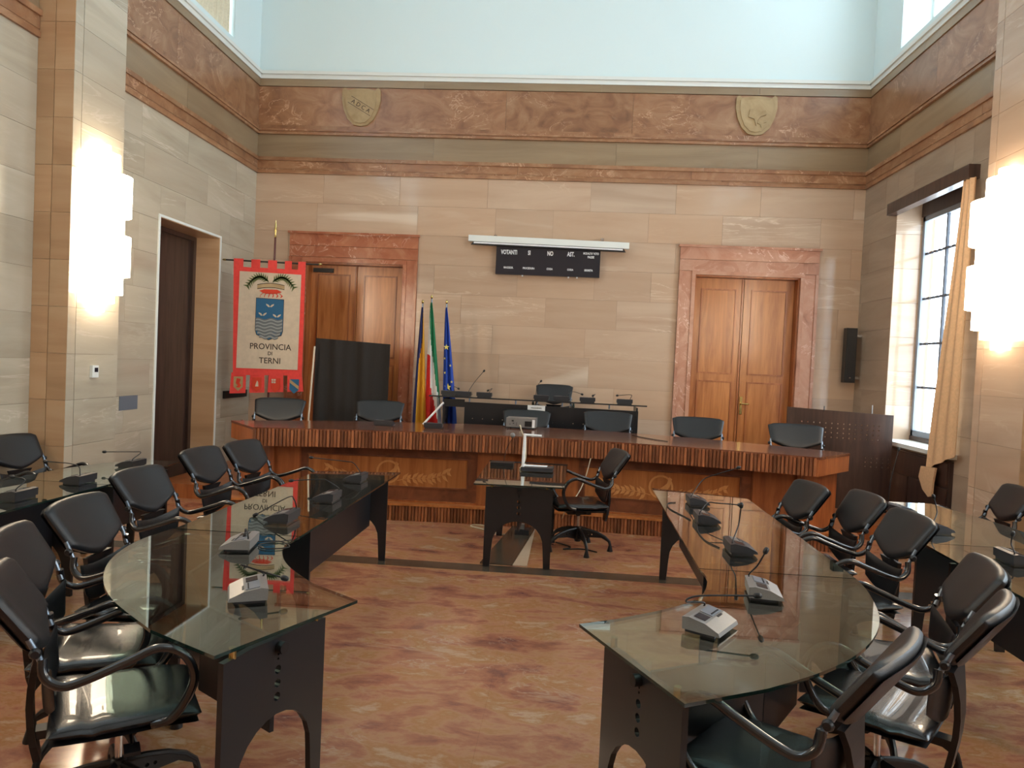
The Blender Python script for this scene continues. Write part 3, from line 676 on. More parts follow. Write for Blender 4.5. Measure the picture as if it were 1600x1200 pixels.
# ------------------------------------------------------------------ chairs
def pad(nu, nv, pos, th, p=6, q=6):
    """closed cushion: pos(u,v)->(point, normal), u,v in -1..1"""
    mb = MB(); vs = []; fs = []
    us = [math.sin(PI/2*(-1+2*i/nu)) for i in range(nu+1)]; vv = [math.sin(PI/2*(-1+2*j/nv)) for j in range(nv+1)]
    for side in (1, -1):
        for v in vv:
            for u in us:
                P, N = pos(u, v); t = th*max(0, (1-abs(u)**p))**.5*max(0, (1-abs(v)**q))**.5
                vs.append(Vector(P)+Vector(N)*t*side)
    W = nu+1; off = W*(nv+1)
    for j in range(nv):
        for i in range(nu):
            a = j*W+i; fs.append((a, a+1, a+W+1, a+W)); b = off+a; fs.append((b, b+W, b+W+1, b+1))
    mb.add(vs, fs); return mb
def make_chair(label):
    r = empty('office_chair', (0,0,0), label=label, cat='chair')
    def bpos(u, v):
        zt = .935-.015*abs(u)**3; zb = .665+.080*abs(u)**1.5
        t = (v+1)/2; z = zb+(zt-zb)*t; hw = .232+.028*t-.006*(abs(2*t-1))**8
        if abs(u) > .9 and t > .9: z -= .006
        return (-.232-.66*(z-.665)+.030*u*u, u*hw, z), Vector((1, -.2*u, .62)).normalized()
    tag(pad(16, 12, bpos, .026, 14, 12).build('backrest', M['backleather'], r, smooth=50))
    # hard shell behind the back
    def spos(u, v):
        P, N = bpos(u*.96, v*.94); return (P[0]-.028, P[1], P[2]-.012), N
    pad(10, 6, spos, .008).build('back_shell', M['plastic'], r, smooth=50)
    def lpos(u, v):
        t = (v+1)/2; z = .44+.07*abs(u)**2*(1-t)+(.185+.035*abs(u)**2)*t; return (-.228-.012*t+.03*u*u, u*(.19+.035*t), z), Vector((1, 0, .1)).normalized()
    pad(12, 6, lpos, .010, 10, 10).build('lumbar_panel', M['plastic'], r, smooth=50)
    for s in (-1, 1):
        MB().tube([(-.275, s*.232, .77), (-.25, s*.234, .72), (-.225, s*.228, .655)], .010, 8).build('bracket', M['steel'], r, smooth=50)
        pts = catmull([(-.235, s*.232, .70), (-.228, s*.245, .645), (-.18, s*.26, .612), (-.11, s*.266, .625), (.01, s*.27, .668), (.10, s*.27, .698), (.175, s*.268, .668), (.215, s*.262, .59), (.20, s*.25, .51), (.15, s*.24, .435), (.09, s*.22, .415)], 4)
        MB().tube(pts, .0155, 10).build('armrest', M['tube'], r, smooth=60)
        MB().lathe([(.012, -.012), (.018, -.004), (.018, .004), (.012, .012)], (-.255, s*.245, .725), 10, ax='y').build('knob', M['plastic'], r, smooth=50)
    # rear spine, hanging below the seat
    f = lambda u, v, w_: (-.262-.05*math.sin((v-.27)/.40*PI)*.5+w_, u, v)
    vs = [.27, .33, .40, .47, .54, .60, .66]; ww = [.035, .05, .045, .055, .06, .075, .11]
    q = MB()
    for i in range(len(vs)-1):
        q.prism([(-ww[i], vs[i]), (ww[i], vs[i]), (ww[i+1], vs[i+1]), (-ww[i+1], vs[i+1])], .022, f)
    q.build('back_spine', M['plastic'], r, smooth=40)
    def seatp(u, v):
        x = .015+.235*u; y = .235*v*(1-.06*u); z = .432-.018*max(0, u-.5)**1*2+.012*u*u-.012*(1-v*v) - .007*math.exp(-((x+.09)/.014)**2)
        return (x, y, z), Vector((0, 0, 1))
    pad(20, 12, seatp, .030, 8, 8).build('seat', M['leather'], r, smooth=60)
    def shp(u, v):
        P, N = seatp(u*.97, v*.97); return (P[0], P[1], P[2]-.032), N
    pad(10, 8, shp, .010).build('seat_shell', M['plastic'], r, smooth=50)
    q = MB().box((-.10, -.07, .335), (.12, .07, .395)).box((-.27, -.03, .345), (-.10, .03, .375)); q.tube([(.03, -.10, .36), (.03, .10, .36)], .032, 12); q.tube([(-.07, -.085, .36), (-.07, .085, .36)], .024, 12)
    q.build('tilt_mechanism', M['plastic'], r, smooth=40)
    q = MB(); q.tube([(.03, -.09, .352), (.03, -.20, .345)], [.007, .007], 6); q.box((.005, -.26, .338), (.055, -.19, .350)); q.build('lever', M['plastic'], r)
    MB().lathe([(.0135, .20), (.0135, .34)], n=12).build('gas_column', M['chrome'], r, smooth=50)
    MB().lathe([(.028, .075), (.033, .09), (.033, .16), (.026, .21), (.018, .215)], n=14).build('hub', M['plastic'], r, smooth=50)
    prof = [(.02, .195), (.10, .185), (.18, .165), (.25, .132), (.293, .092), (.303, .058)]
    low = [(.294, .070), (.275, .092), (.22, .122), (.12, .120), (.02, .095)]
    first = None
    for k in range(5):
        a = 2*PI*k/5+.35; ca, sa = math.cos(a), math.sin(a)
        if first is None:
            q = MB(); q.prism(prof+low, .024, lambda u, v, w_: (u, w_-.012, v), holes=[circ(.10, .15, .008, 8), circ(.13, .147, .008, 8)])
            q.tube([(u, 0, v) for u, v in prof], .0135, 8)
            leg = q.build('base_leg', M['plastic'], r, smooth=40)
            MB().lathe([(.027, 0), (.027, .006), (.014, .055), (.009, .075)], (.303, 0, 0), 12).build('glide', M['plastic'], leg, smooth=40)
            first = leg; leg.rotation_euler = (0, 0, a); gl = children(leg)[0]
        else:
            lg = first.copy(); COL.objects.link(lg); lg.rotation_euler = (0, 0, a); g2 = gl.copy(); COL.objects.link(g2); g2.parent = lg
    return r
CHAIRS = [
 (-2.38, 6.12, -9, 0, 1, 1, 'black leather office chair at the far end of the left inner table, nearest the bench', 'l'),
 (-2.46, 5.56, -6, 0, 1, 1, 'black leather office chair second from the bench along the left inner table', 'l'),
 (-2.32, 4.50, -4, 0, 1, 1, 'black leather office chair by the joint of the left glass tables, third from the bench', 'l'),
 (-2.06, 3.58, 4, 0, 1, 1, 'black leather office chair at the outer bend of the left table, fourth from the bench', 'l'),
 (-1.91, 3.00, 20, 0, 1, 1, 'black leather office chair directly behind the nearest chair on the left', 'l'),
 (-1.56, 2.56, 34, 0, 1, 1, 'black leather office chair nearest the camera on the left, glossy seat with lamp reflections', 'l'),
 (-4.14, 5.68, -8, 0, 1, 1, 'black leather office chair against the left wall beyond the outer table', 'o'),
 (1.46, 5.50, 188, 0, 1, 1, 'black leather office chair at the far end of the right inner table, nearest the bench', 'r'),
 (1.72, 5.18, 183, 0, 1, 1, 'black leather office chair second from the bench along the right inner table', 'r'),
 (1.71, 4.50, 183, 0, 1, 1, 'black leather office chair third from the bench along the right inner table', 'r'),
 (1.53, 3.49, 165, 0, 1, 1, 'black leather office chair by the outer bend of the right table, fourth from the bench', 'r'),
 (1.31, 3.03, 144, 0, 1, 1, 'black leather office chair seen edge-on by the right table, tan reflections on its seat', 'r'),
 (0.73, 2.50, 144, 0, 1, 1, 'black leather office chair nearest the camera on the right, cut by the lower frame edge', 'r'),
 (3.16, 6.00, 175, 0, 1, 1, 'black leather office chair beyond the right outer table, by the right pillar', 'o'),
 (0.18, 6.92, 193, 0, 1, 1, 'black office chair seen from the side between the small table and the bench', 'c'),
 (-3.36, 8.36, -82, .16, 1.18, 1.06, 'black armchair behind the bench below the red banner', 'b'),
 (-2.28, 8.85, -85, .16, 1.18, 1.06, 'black armchair behind the bench in front of the covered easel', 'b'),
 (-.47, 9.02, -90, .16, 1.18, 1.02, 'black armchair behind the bench hidden partly by the projector', 'b'),
 (.53, 8.92, -92, .16, 1.18, 1.06, 'black armchair behind the bench in front of the raised desk, right of the projector', 'b'),
 (1.56, 8.68, -97, .16, 1.18, 1.06, 'black armchair behind the bench in front of the right double door', 'b'),
 (2.60, 8.36, -98, .16, 1.18, 1.06, 'black armchair behind the bench beside the perforated dark screen', 'b'),
 (-.15, 9.97, -90, .50, 1.0, .99, 'black armchair at the raised desk under the voting board', 't'),
]
G = {'l': 'chairs along the left inner tables', 'r': 'chairs along the right inner tables', 'b': 'chairs behind the bench'}
ch0 = make_chair(CHAIRS[0][6]); km = kidmap(ch0)
for i, (x, y, hd, z, sy, sz, lb, g) in enumerate(CHAIRS):
    o = ch0 if i == 0 else copy_tree(ch0, None, km)
    o.location = (x, y, z); o.rotation_euler = (0, 0, math.radians(hd)); o.scale = (1, sy, sz); o['label'] = lb
    if g in G: o['group'] = G[g]
    elif 'group' in o: del o['group']

# ------------------------------------------------------------------ microphones
def mic_base(light):
    r = empty('microphone_unit', label='x', cat='microphone')
    body = M['silver'] if light else M['dgrey_plastic']
    q = MB(); pr = [(-.07, .012), (-.072, .058), (-.045, .062), (.02, .050), (.072, .026), (.078, .012)]
    q.prism(pr, .20, lambda u, v, w_: (u, w_-.10, v)); q.build('body', body, r)
    MB().box((-.062, -.09, 0), (.055, .09, .012)).build('foot', M['dgrey_plastic'], r)
    t = .19
    def top(x): return .062-(x+.045)*.19
    MB().prism([(-.04, -.005), (.012, -.005), (.012, .085), (-.04, .085)], .003, lambda u, v, w_: (u, v, top(u)+w_+.0005)).build('key_panel', M['silver'] if not light else M['grey_plastic'], r)
    MB().prism([(-.035, -.075), (.010, -.075), (.010, -.02), (-.035, -.02)], .002, lambda u, v, w_: (u, v, top(u)+w_+.0005)).build('display', M['screen'], r)
    q = MB()
    for k in range(5): q.prism([(.0, .008+k*.015), (.005, .008+k*.015), (.005, .017+k*.015), (.0, .017+k*.015)], .003, lambda u, v, w_: (u, v, top(u)+w_+.0035))
    q.build('keys', M['plastic'], r)
    MB().prism([(.018, .02), (.026, .02), (.026, .065), (.018, .065)], .003, lambda u, v, w_: (u, v, top(u)-.002+w_+.0005)).build('talk_button', M['plastic'], r)
    return r
def mic(x, y, z, hd, neck, light, label, group, ball=.012):
    r = copy_tree(MPL if light else MPD, None, KL if light else KD)
    r.location = (x, y, z); r.rotation_euler = (0, 0, math.radians(hd)); r['label'] = label
    if group: r['group'] = group
    inv = Matrix.Rotation(-math.radians(hd), 3, 'Z'); o = Vector((x, y, z))
    if neck:
        P = [inv @ (Vector(p)-o) for p in neck]
        st = Vector((-.055, .07 if P[0].y > 0 else -.07, .055)); st2 = st+Vector((0, 0, .02))
        pts = catmull([tuple(st), tuple(st2)] + [tuple(p) for p in P[1:]], 5)
        nk = MB().tube(pts, .0038, 6).build('gooseneck', M['plastic'], r, smooth=60)
        e = Vector(pts[-1]); d = (e-Vector(pts[-2])).normalized()
        MB().tube([e-d*.012, e-d*.005, e+d*.008, e+d*.018, e+d*.022], [ball*.5, ball*.95, ball, ball*.8, ball*.3], 10).build('mic_head', M['plastic'], nk, smooth=60)
    return r
MPL = mic_base(True); MPD = mic_base(False); KL = kidmap(MPL); KD = kidmap(MPD)
TZ = .72
gl_, gr_ = 'microphones on the left inner tables', 'microphones on the right inner tables'
def nk(Y, *pp): return [aty(a, b, Y) for a, b in pp]
mic(-1.24, 2.90, TZ, 205, nk(2.95, (378,905),(376,882),(400,890),(443,903)), True, 'pale microphone unit nearest the camera on the left curved table, white buttons on its side', gl_)
mic(-1.60, 3.62, TZ, 190, nk(3.6, (385,845),(384,826),(383,836)), True, 'pale microphone unit at the joint end of the left curved table', gl_)
mic(-1.63, 4.26, TZ, 180, nk(4.3, (463,803),(459,780),(450,777),(400,804)), False, 'dark microphone unit on the straight left table, nearest of its three', gl_)
mic(-1.58, 4.93, TZ, 180, nk(4.95, (516,768),(513,752),(502,749),(456,751)), False, 'dark microphone unit on the straight left table, middle of its three', gl_)
mic(-1.62, 5.76, TZ, 180, nk(5.75, (558,738),(553,724),(540,721),(487,715)), False, 'dark microphone unit on the straight left table, farthest of its three', gl_)
mic(.60, 2.90, TZ, -32, nk(2.97, (1068,955),(1072,940),(1092,931),(1182,931)), True, 'grey microphone unit nearest the camera on the right curved table, bent gooseneck lying level', gr_)
mic(.93, 3.39, TZ, -8, nk(3.4, (1172,912),(1184,883),(1196,862)), True, 'white microphone unit on the right curved table with its gooseneck upright', gr_)
mic(1.01, 4.20, TZ, 0, nk(4.2, (1150,845),(1154,820),(1158,791)), False, 'dark microphone unit on the straight right table, nearest of its three, tall upright neck', gr_)
mic(.97, 4.97, TZ, 0, nk(4.95, (1097,798),(1106,786),(1120,786),(1155,789)), False, 'dark microphone unit on the straight right table, middle of its three', gr_)
mic(1.02, 5.60, TZ, 0, nk(5.6, (1087,770),(1098,750),(1120,741),(1153,731)), False, 'dark microphone unit on the straight right table, farthest of its three', gr_)
mic(-3.40, 4.40, TZ, 180, nk(4.4, (48,765),(40,750),(20,745)), False, 'dark microphone unit on the left outer table, nearest the frame edge', None)
mic(-3.42, 5.03, TZ, 180, nk(5.0, (128,742),(123,729),(108,724),(72,721)), False, 'dark microphone unit on the left outer table, in front of the pillar foot', None)
mic(-3.50, 5.80, TZ, 180, nk(5.8, (223,718),(220,707),(208,706),(164,706)), False, 'dark microphone unit on the far left outer table, near the dark side door', None)
mic(2.55, 5.75, TZ, 10, nk(5.8, (1383,787),(1392,750),(1404,703)), False, 'dark microphone unit on the far right outer table, tall neck against the dark screen', None)
mic(2.50, 5.12, TZ, 5, nk(5.1, (1462,825),(1464,800),(1459,777)), False, 'dark microphone unit on the far right outer table, under the curtain hem', None)
mic(2.58, 4.36, TZ, 0, nk(4.35, (1578,875),(1580,850),(1582,835)), False, 'dark microphone unit on the nearer right outer table', None)
gt = 'microphones on the raised desk'
TD = 1.239
for k, (px, pts, lb) in enumerate([
  (702, [(708,612),(709,604),(716,607)], 'first microphone from the left end of the raised desk'),
  (725, [(737,611),(738,602),(744,594),(756,580)], 'microphone with the tallest neck on the raised desk'),
  (757, [(769,612),(769,607),(763,610)], 'microphone left of centre on the raised desk, short bent neck'),
  (846, [(838,612),(839,604),(845,596)], 'microphone left of the two in front of the raised chair'),
  (877, [(893,615),(895,612),(909,616)], 'microphone right of the two in front of the raised chair'),
  (918, [(930,622),(930,616),(927,618)], 'microphone right of the raised chair with a short stem'),
  (976, [(987,624),(986,617),(965,618)], 'last microphone at the right end of the raised desk')]):
    X = aty(px, 620, 9.68).x; mic(X, 9.68, TD, 90, nk(9.72, *pts), False, lb, gt, .014)
mic(-1.97, 8.05, .95, 90, None, False, 'flat dark microphone unit on the bench in front of the covered easel', None)
m2_ = mic(-1.42, 8.05, .95, 95, None, False, 'microphone unit with a white slanting stem on the bench near the flags', None)
inv = Matrix.Rotation(-math.radians(95), 3, 'Z'); q0, q1 = aty(661, 663, 8.0), aty(693, 629, 8.0); o_ = Vector((-1.42, 8.05, .95))
MB().tube([inv @ (q0-o_), inv @ (q1-o_)], .011, 8).build('stem', M['paper'], m2_, smooth=50)
for rr in (MPL, MPD):
    for c in list(children(rr)): bpy.data.objects.remove(c)
    bpy.data.objects.remove(rr)

# ------------------------------------------------------------------ centre table things
vz = empty('document_camera', (-.25, 6.80, TZ), label='silver document camera with upright post on the small glass table', cat='camera')
q = MB(); q.prism([(-.14, -.07), (.15, -.06), (.16, .10), (-.12, .12)], .035, lambda u, v, w_: (u+.02, v, .008+w_)); q.build('base', M['dgrey_plastic'], vz)
MB().prism([(-.12, .0), (.10, .01), (.11, .07), (-.11, .075)], .006, lambda u, v, w_: (u+.01, v, .0435+w_)).build('paper_top', M['paper'], vz)  # white paper on top of the base
MB().tube([(-.105, -.02, .02), (-.098, -.02, .345)], .0135, 10).build('post', M['paper'], vz, smooth=50)
MB().tube([(-.098, -.02, .335), (.055, -.02, .332)], .010, 10)  .build('arm', M['paper'], vz, smooth=50)
pj = empty('projector', (-.485, 8.62, .95), label='grey video projector on the bench top behind the document camera', cat='projector')
q = MB(); q.prism([(-.175, -.115), (.165, -.115), (.175, .12), (-.165, .12)], .105, lambda u, v, w_: (u, v, .018+w_)); q.build('body', M['silver'], pj)
for a in (-.14, .14): MB().lathe([(.014, 0), (.014, .018)], (a, -.08, 0), 8).build('foot', M['plastic'], pj)
MB().lathe([(.014, 0), (.014, .018)], (0, .08, 0), 8).build('foot', M['plastic'], pj)
MB().box((.04, -.119, .03), (.12, -.1155, .09)).build('vent', M['plastic'], pj)
MB().box((.125, -.120, .02), (.155, -.1155, .11)).build('side_trim', M['paper'], pj)
q = MB()
for a, b, s in ((-.10, .09, .012), (-.09, .06, .007), (-.055, .065, .006), (-.055, .045, .006), (-.13, .05, .006)): q.box((a-s, -.119, b-s*.6), (a+s, -.1155, b+s*.6))
q.build('sockets', M['plastic'], pj)
m3_ = empty('desk_microphone', (-.56, 7.10, TZ), label='low black microphone with a translucent round head on the small glass table', cat='microphone')
MB().box((-.12, -.07, 0), (.10, .07, .03)).build('base', M['plastic'], m3_)
e = aty(801, 680, 7.1)-Vector((-.56, 7.10, TZ))
MB().tube(catmull([(.0, .05, .03), (.02, .05, .15), (e.x, e.y, e.z-.03)], 4), .003, 6).build('gooseneck', M['plastic'], m3_)
MB().lathe([(.004, -.024), (.018, -.018), (.026, 0), (.018, .018), (.004, .024)], (e.x, e.y, e.z), 14).build('mic_head', M['silver'], m3_, smooth=60)
def cable(nm, pts, m, lb, r=.006):
    P = catmull([tuple(p) for p in pts], 5); o = MB().tube(P, r, 6).build(nm, m, smooth=60); return tag(o, lb, 'cable')
cable('cable', [(-.50, 8.495, .99), (-.49, 8.44, .99), (-.47, 8.30, .957), (-.42, 7.8, .957), (-.385, 7.60, .955), (-.372, 7.55, .80), (-.37, 7.45, .74), (-.38, 7.0, .728), (-.385, 6.9, .730), (-.372, 6.84, .742)], M['cable'], 'cream cable running from the projector down to the document camera', .0075)
cable('cable', [aty(923, 716, 7.55), aty(915, 745, 7.55), aty(904, 770, 7.5), aty(885, 795, 7.4), atz(872, 818, .01), atz(845, 812, .008)], M['cable'], 'white cable hanging from the bench edge behind the centre chair', .006)
cable('cable', [(-.40, 7.35, .007), (-.55, 7.28, .007), (-.72, 7.42, .007), (-.90, 7.56, .007), (-.86, 7.64, .007), (-.72, 7.60, .007), (-.62, 7.48, .007)], M['cable'], 'white cable looped on the floor left of the small table', .006)
cable('cable', [(-.02, 7.1, .007), (.12, 6.95, .007), (.05, 6.85, .007), (.22, 6.90, .007), (.36, 6.82, .007)], M['bcable'], 'black cable on the floor under the centre chair', .006)
cable('cable', [(.78, 8.45, .955), (.86, 8.22, .955), (.98, 8.02, .955), (1.10, 7.90, .955)], M['bcable'], 'thin black cable lying on the bench top right of centre', .004)
cable('cable', [(-1.56, 3.72, .726), (-1.45, 3.76, .726), (-1.36, 3.66, .726), (-1.46, 3.60, .726), (-1.52, 3.68, .726), (-1.40, 3.80, .726)], M['bcable'], 'coil of thin black cable on the left curved table beside the pale microphone', .003)
cable('cable', [(.86, 5.6, .724), (.80, 5.55, .724), (.78, 5.35, .724), (.84, 5.1, .724), (.87, 4.98, .724)], M['bcable'], 'black cable looping between the two far microphones on the right table', .0035)
cable('cable', [(.90, 4.9, .724), (.86, 4.65, .724), (.86, 4.4, .724), (.91, 4.24, .724)], M['bcable'], 'black cable linking the middle and nearest microphones of the straight right table', .0035)
pw = empty('floor_plate', (-.45, 6.95, 0), label='dark skewed plate on the floor under the small table', cat='duct')  # skewed dark plate with a pale wedge beside it, flat on the floor
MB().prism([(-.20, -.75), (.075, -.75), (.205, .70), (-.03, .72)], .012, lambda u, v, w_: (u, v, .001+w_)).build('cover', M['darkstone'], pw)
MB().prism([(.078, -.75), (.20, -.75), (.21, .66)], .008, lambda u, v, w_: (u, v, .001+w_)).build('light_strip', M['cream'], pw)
ps = empty('power_strip', (-.36, 7.33, .013), label='grey socket block at the far end of the dark floor plate', cat='socket')
MB().box((-.07, -.05, 0), (.07, .05, .05)).build('body', M['dgrey_plastic'], ps); MB().box((-.03, -.03, .05), (.02, .03, .10)).build('plug', M['silver'], ps)

# ------------------------------------------------------------------ wall things at the back
sc_ = empty('projection_screen', (-.336, YB-.11, 3.372), label='rolled-up white projection screen case above the voting board', cat='screen')
def tilt(x, y, z): return (x, y, z - x*.016)
mb = MB(); mb.prism([(-1.125, .0), (1.125, .0), (1.125, .085), (-1.125, .085)], .09, lambda u, v, w_: tilt(u, w_-.045, v)); mb.build('case', M['white'], sc_)
mb = MB(); mb.prism([(-1.09, -.045), (1.08, -.045), (1.05, 0), (-1.05, 0)], .05, lambda u, v, w_: tilt(u, w_-.03, v)); mb.build('slot', M['plastic'], sc_)
mb = MB(); mb.prism([(-1.05, -.028), (1.04, -.028), (1.04, -.006), (-1.05, -.006)], .006, lambda u, v, w_: tilt(u, w_-.0365, v)); mb.build('bottom_bar', M['paper'], sc_)
for a in (-.75, .75): MB().box((a-.02, .0, .08), (a+.02, .09, .12)).build('bracket', M['chrome'], sc_)
vb = empty('voting_board', (-.332, YB-.066, 3.14), label='dark electronic voting board with white Italian headings', cat='sign')
MB().box((-.732, -.035, -.195), (.732, .04, .22)).build('body', M['screen'], vb)
ft = lambda cx, cz: (lambda x, y, z: (x+cx, -.0365-z, y+cz))
for s, cx, cz, sz, wd in (('VOTANTI', -.55, .115, .085, .62), ('SI', -.265, .115, .085, .62), ('NO', .03, .115, .085, .62), ('AST.', .32, .115, .085, .62), ("MODALITA' VOTO", .60, .135, .042, .62), ('PALESE', .60, .085, .042, .7),
                      ('MAGGIOR.', -.55, -.10, .038, .75), ('PROCEDURA', -.265, -.10, .038, .75), ('CODA', .03, -.10, .038, .75), ('CODA', .32, -.10, .038, .75), ('SEGRETA', .575, -.10, .038, .75)):
    text('lettering', s, sz, M['paper'], ft(cx, cz), vb, sx=wd, bold=.0012*sz/.04)
for a in (-.35, .3, .42): MB().box((a-.01, -.03, -.215), (a+.01, -.01, -.196)).build('cable_clip', M['paper'], vb)
# speaker
sp = empty('column_speaker', (3.83, 10.42, 1.64), label='slim black column speaker in the right back corner', cat='speaker')
MB().box((-.075, -.06, 0), (.065, .06, .74)).build('cabinet', M['plastic'], sp); MB().box((-.06, -.066, .03), (.05, -.0605, .72)).build('grille', M['black'], sp)
MB().box((-.015, -.068, .06), (.005, -.0665, .075)).build('badge', M['chrome'], sp); MB().box((.065, .0, .05), (.144, .03, .09)).build('wall_bracket', M['chrome'], sp); MB().box((.065, .0, .62), (.144, .03, .66)).build('wall_bracket', M['chrome'], sp)
# stone shields
def shield(xc, label, txt):
    r = empty('stone_shield', (xc, YB-.02, 5.26), label=label, cat='relief')
    half = [(0, -.275), (.10, -.255), (.19, -.17), (.25, -.04), (.28, .10), (.275, .24), (.24, .275), (.20, .235), (.10, .255), (0, .262)]
    half = [(u, v) for u, v in half]
    out = half + [(-u, v) for u, v in reversed(half[1:-1])]; inn = [(u*.80, v*.84-.005) for u, v in out]
    MB().prism(out, .03, lambda u, v, w_: (u, -w_, v)).build('border', M['relief'], r)
    MB().prism(inn, .012, lambda u, v, w_: (u, -.0303-w_, v)).build('field', M['relief'], r)
    if txt:
        a = -.52; ca, sa = math.cos(a), math.sin(a); q = MB()
        for off in (-.045, .055): q.obox((0, 0), (1, 0), .36, .008, 0, 0) if False else q.prism([(-.19, off), (.19, off), (.19, off+.006), (-.19, off+.006)], .004, lambda u, v, w_: (u*ca-v*sa, -.0425-w_, u*sa+v*ca))
        q.build('ribbon', M['darkstone'], r)
        text('lettering', 'A D C A', .085, M['fdark'], lambda x, y, z: ((x*ca-(y+.005)*sa), -.0435-z, x*sa+(y+.005)*ca), r)
    else:
        q = MB(); hp = [(-.11,-.03),(-.09,.07),(-.02,.09),(.05,.05),(.12,.06),(.13,.0),(.06,-.02),(.02,-.07),(.0,-.15),(-.03,-.06)]
        q.prism(hp, .018, lambda u, v, w_: (u, -.0425-w_, v)); q.prism([(u*.5+.07, v*.5-.10) for u, v in hp], .012, lambda u, v, w_: (u, -.0425-w_, v)); q.build('figure', M['relief'], r)
shield(-3.11, 'carved stone shield with letters on the left of the red frieze', True)
shield(2.44, 'carved stone shield with a worn figure on the right of the red frieze', False)

# ------------------------------------------------------------------ banner
YBN = 9.4
bn = empty('banner', (-3.838, YBN, .238), label='red and cream hanging banner of the Province of Terni with coat of arms', cat='banner')
def bt(u, v): return (u, v)
# local x from -.52..+.50 ; z relative to floor .16
fnb = lambda lay: (lambda u, v, w_: (u, -.02-lay-w_+.008*math.sin(u*14)*(1 if lay == 0 else 0), v))
ztop = 2.79
def jagtop():
    out = [(-.50, 1.22), (.47, 1.22), (.50, ztop-.16)]
    return out
body = [(-.505, 1.20), (.475, 1.215)]
tabs = []
edges = [-.545, -.415, -.305, -.175, -.065, .055, .165, .265, .355, .455]
top = []
for i in range(4, -1, -1):
    a, b = edges[2*i], edges[2*i+1]; zt = ztop-(a+.5)*.015; top += [(b, zt-.11), (b, zt), (a, zt), (a, zt-.11)]
topf = [(.475, ztop-.13)] if False else []
cloth = [(-.505, 1.20), (.46, 1.235), (.455, ztop-.11)] + top[1:-1] + [(-.545, ztop-.11)]
MB().prism(cloth, .004, fnb(0)).build('red_cloth', M['fred'], bn)
MB().prism([(-.46, 1.30), (.40, 1.31), (.405, 2.60), (-.455, 2.62)], .003, fnb(.012)).build('cream_field', M['fcream'], bn)
for k in range(4):                       # pennants
    a = -.525+.262*k; b = a+.20; s = (-.01, .0, .0, .015)[k]; z1 = 1.235; z0 = .945+.02*k
    pn = MB().prism([(a+s-.01, z0), (b+s+.01, z0+.015), (b, z1), (a, z1)], .003, fnb(.0)).build('pennant', M['fred'], bn)
    sh = [(a+.035, 1.18), (b-.035, 1.185), (b-.035, 1.04), ((a+b)/2, .985), (a+.035, 1.04)]
    MB().prism(sh, .003, fnb(.005+.004)).build('small_arms', [M['relief'], M['forange'], M['forange'], M['fblue']][k], pn)
    q = MB(); c = (a+b)/2
    if k == 0: q.prism([(c-.03,1.0+.04),(c+.0,1.06),(c-.03,1.09),(c-.02,1.16),(c+.035,1.15),(c+.02,1.10),(c+.045,1.06),(c+.02,1.03)], .003, fnb(.0135)); mm = M['forange']
    if k == 1: q.prism([(c-.02,1.06),(c+.025,1.06),(c+.02,1.12),(c+.005,1.14),(c-.01,1.10)], .003, fnb(.0135)); mm = M['fcream']
    if k == 2:
        for i in (0, 1):
            for j in (0, 1): q.box((c-.055+.032*i, -.036, 1.115+.032*j), (c-.03+.032*i, -.033, 1.14+.032*j))
        mm = M['fcream']
    if k == 3: q.prism([(a+.036,1.18),(a+.036,1.135),(b-.036,1.045),(b-.036,1.09)], .003, fnb(.0135)); mm = M['relief']
    q.build('device', mm, pn)
arms = empty('coat_of_arms', (0, 0, 0)); arms.parent = bn
bpy.data.objects.remove(arms)
Zs0, Zs1 = 1.70, 2.26
shp_ = [(-.205, Zs1), (.175, Zs1-.01), (.175, 1.83), (.155, 1.77), (.08, 1.745), (-.015, 1.705), (-.11, 1.745), (-.185, 1.77), (-.205, 1.83)]
fS = MB().prism([(u*1.03, (v-2.0)*1.03+2.0) for u, v in shp_], .002, fnb(.018)).build('shield_outline', M['fdark'], bn)
MB().prism(shp_, .002, fnb(.0215)).build('shield', M['fblue'], fS)
for k in range(6):
    z = 1.965-.045*k; wd = .185 if k < 4 else .16-.03*(k-4)
    P = [(-.015+wd*(-1+2*i/16), z+.012*math.sin(i/16*4*PI+.6)) for i in range(17)]
    MB().prism([(u, v+.0225) for u, v in P]+[(u, v-.022) for u, v in reversed(P)], .002, fnb(.0245)).build('wave', M['fgrey'], fS)
    MB().prism([(u, v+.006) for u, v in P]+[(u, v-.010) for u, v in reversed(P)], .001, fnb(.0275)).build('wave_line', M['flgrey'], fS)
q = MB()
for cx, cz in ((-.01, 2.165), (-.11, 2.045), (.09, 2.03)):
    for s in (-1, 1): q.prism([(cx, cz-.015), (cx+s*.02, cz-.02), (cx+s*.052, cz+.005), (cx+s*.055, cz+.025), (cx+s*.02, cz+.012)], .002, fnb(.0245))
q.build('wings', M['fcream'], fS)
q = MB(); P = [(-.20+.38*i/12, 2.44-.02+.025*math.sin(i/12*PI)) for i in range(13)]
q.prism([(u, v+.025) for u, v in P]+[(u, v-.03) for u, v in reversed(P)], .002, fnb(.018)); cr = q.build('crown_band', M['relief'], bn)
for dz in (.025, -.032):
    MB().prism([(u, v+dz+.004) for u, v in P]+[(u, v+dz-.004) for u, v in reversed(P)], .002, fnb(.0205)).build('crown_line', M['fdark'], cr)
MB().prism([(-.17,2.365),(-.10,2.385),(.08,2.385),(.145,2.355),(.08,2.33),(.02,2.325),(-.05,2.325),(-.12,2.335)], .002, fnb(.018)).build('crown_cap', M['forange'], bn)
q = MB()
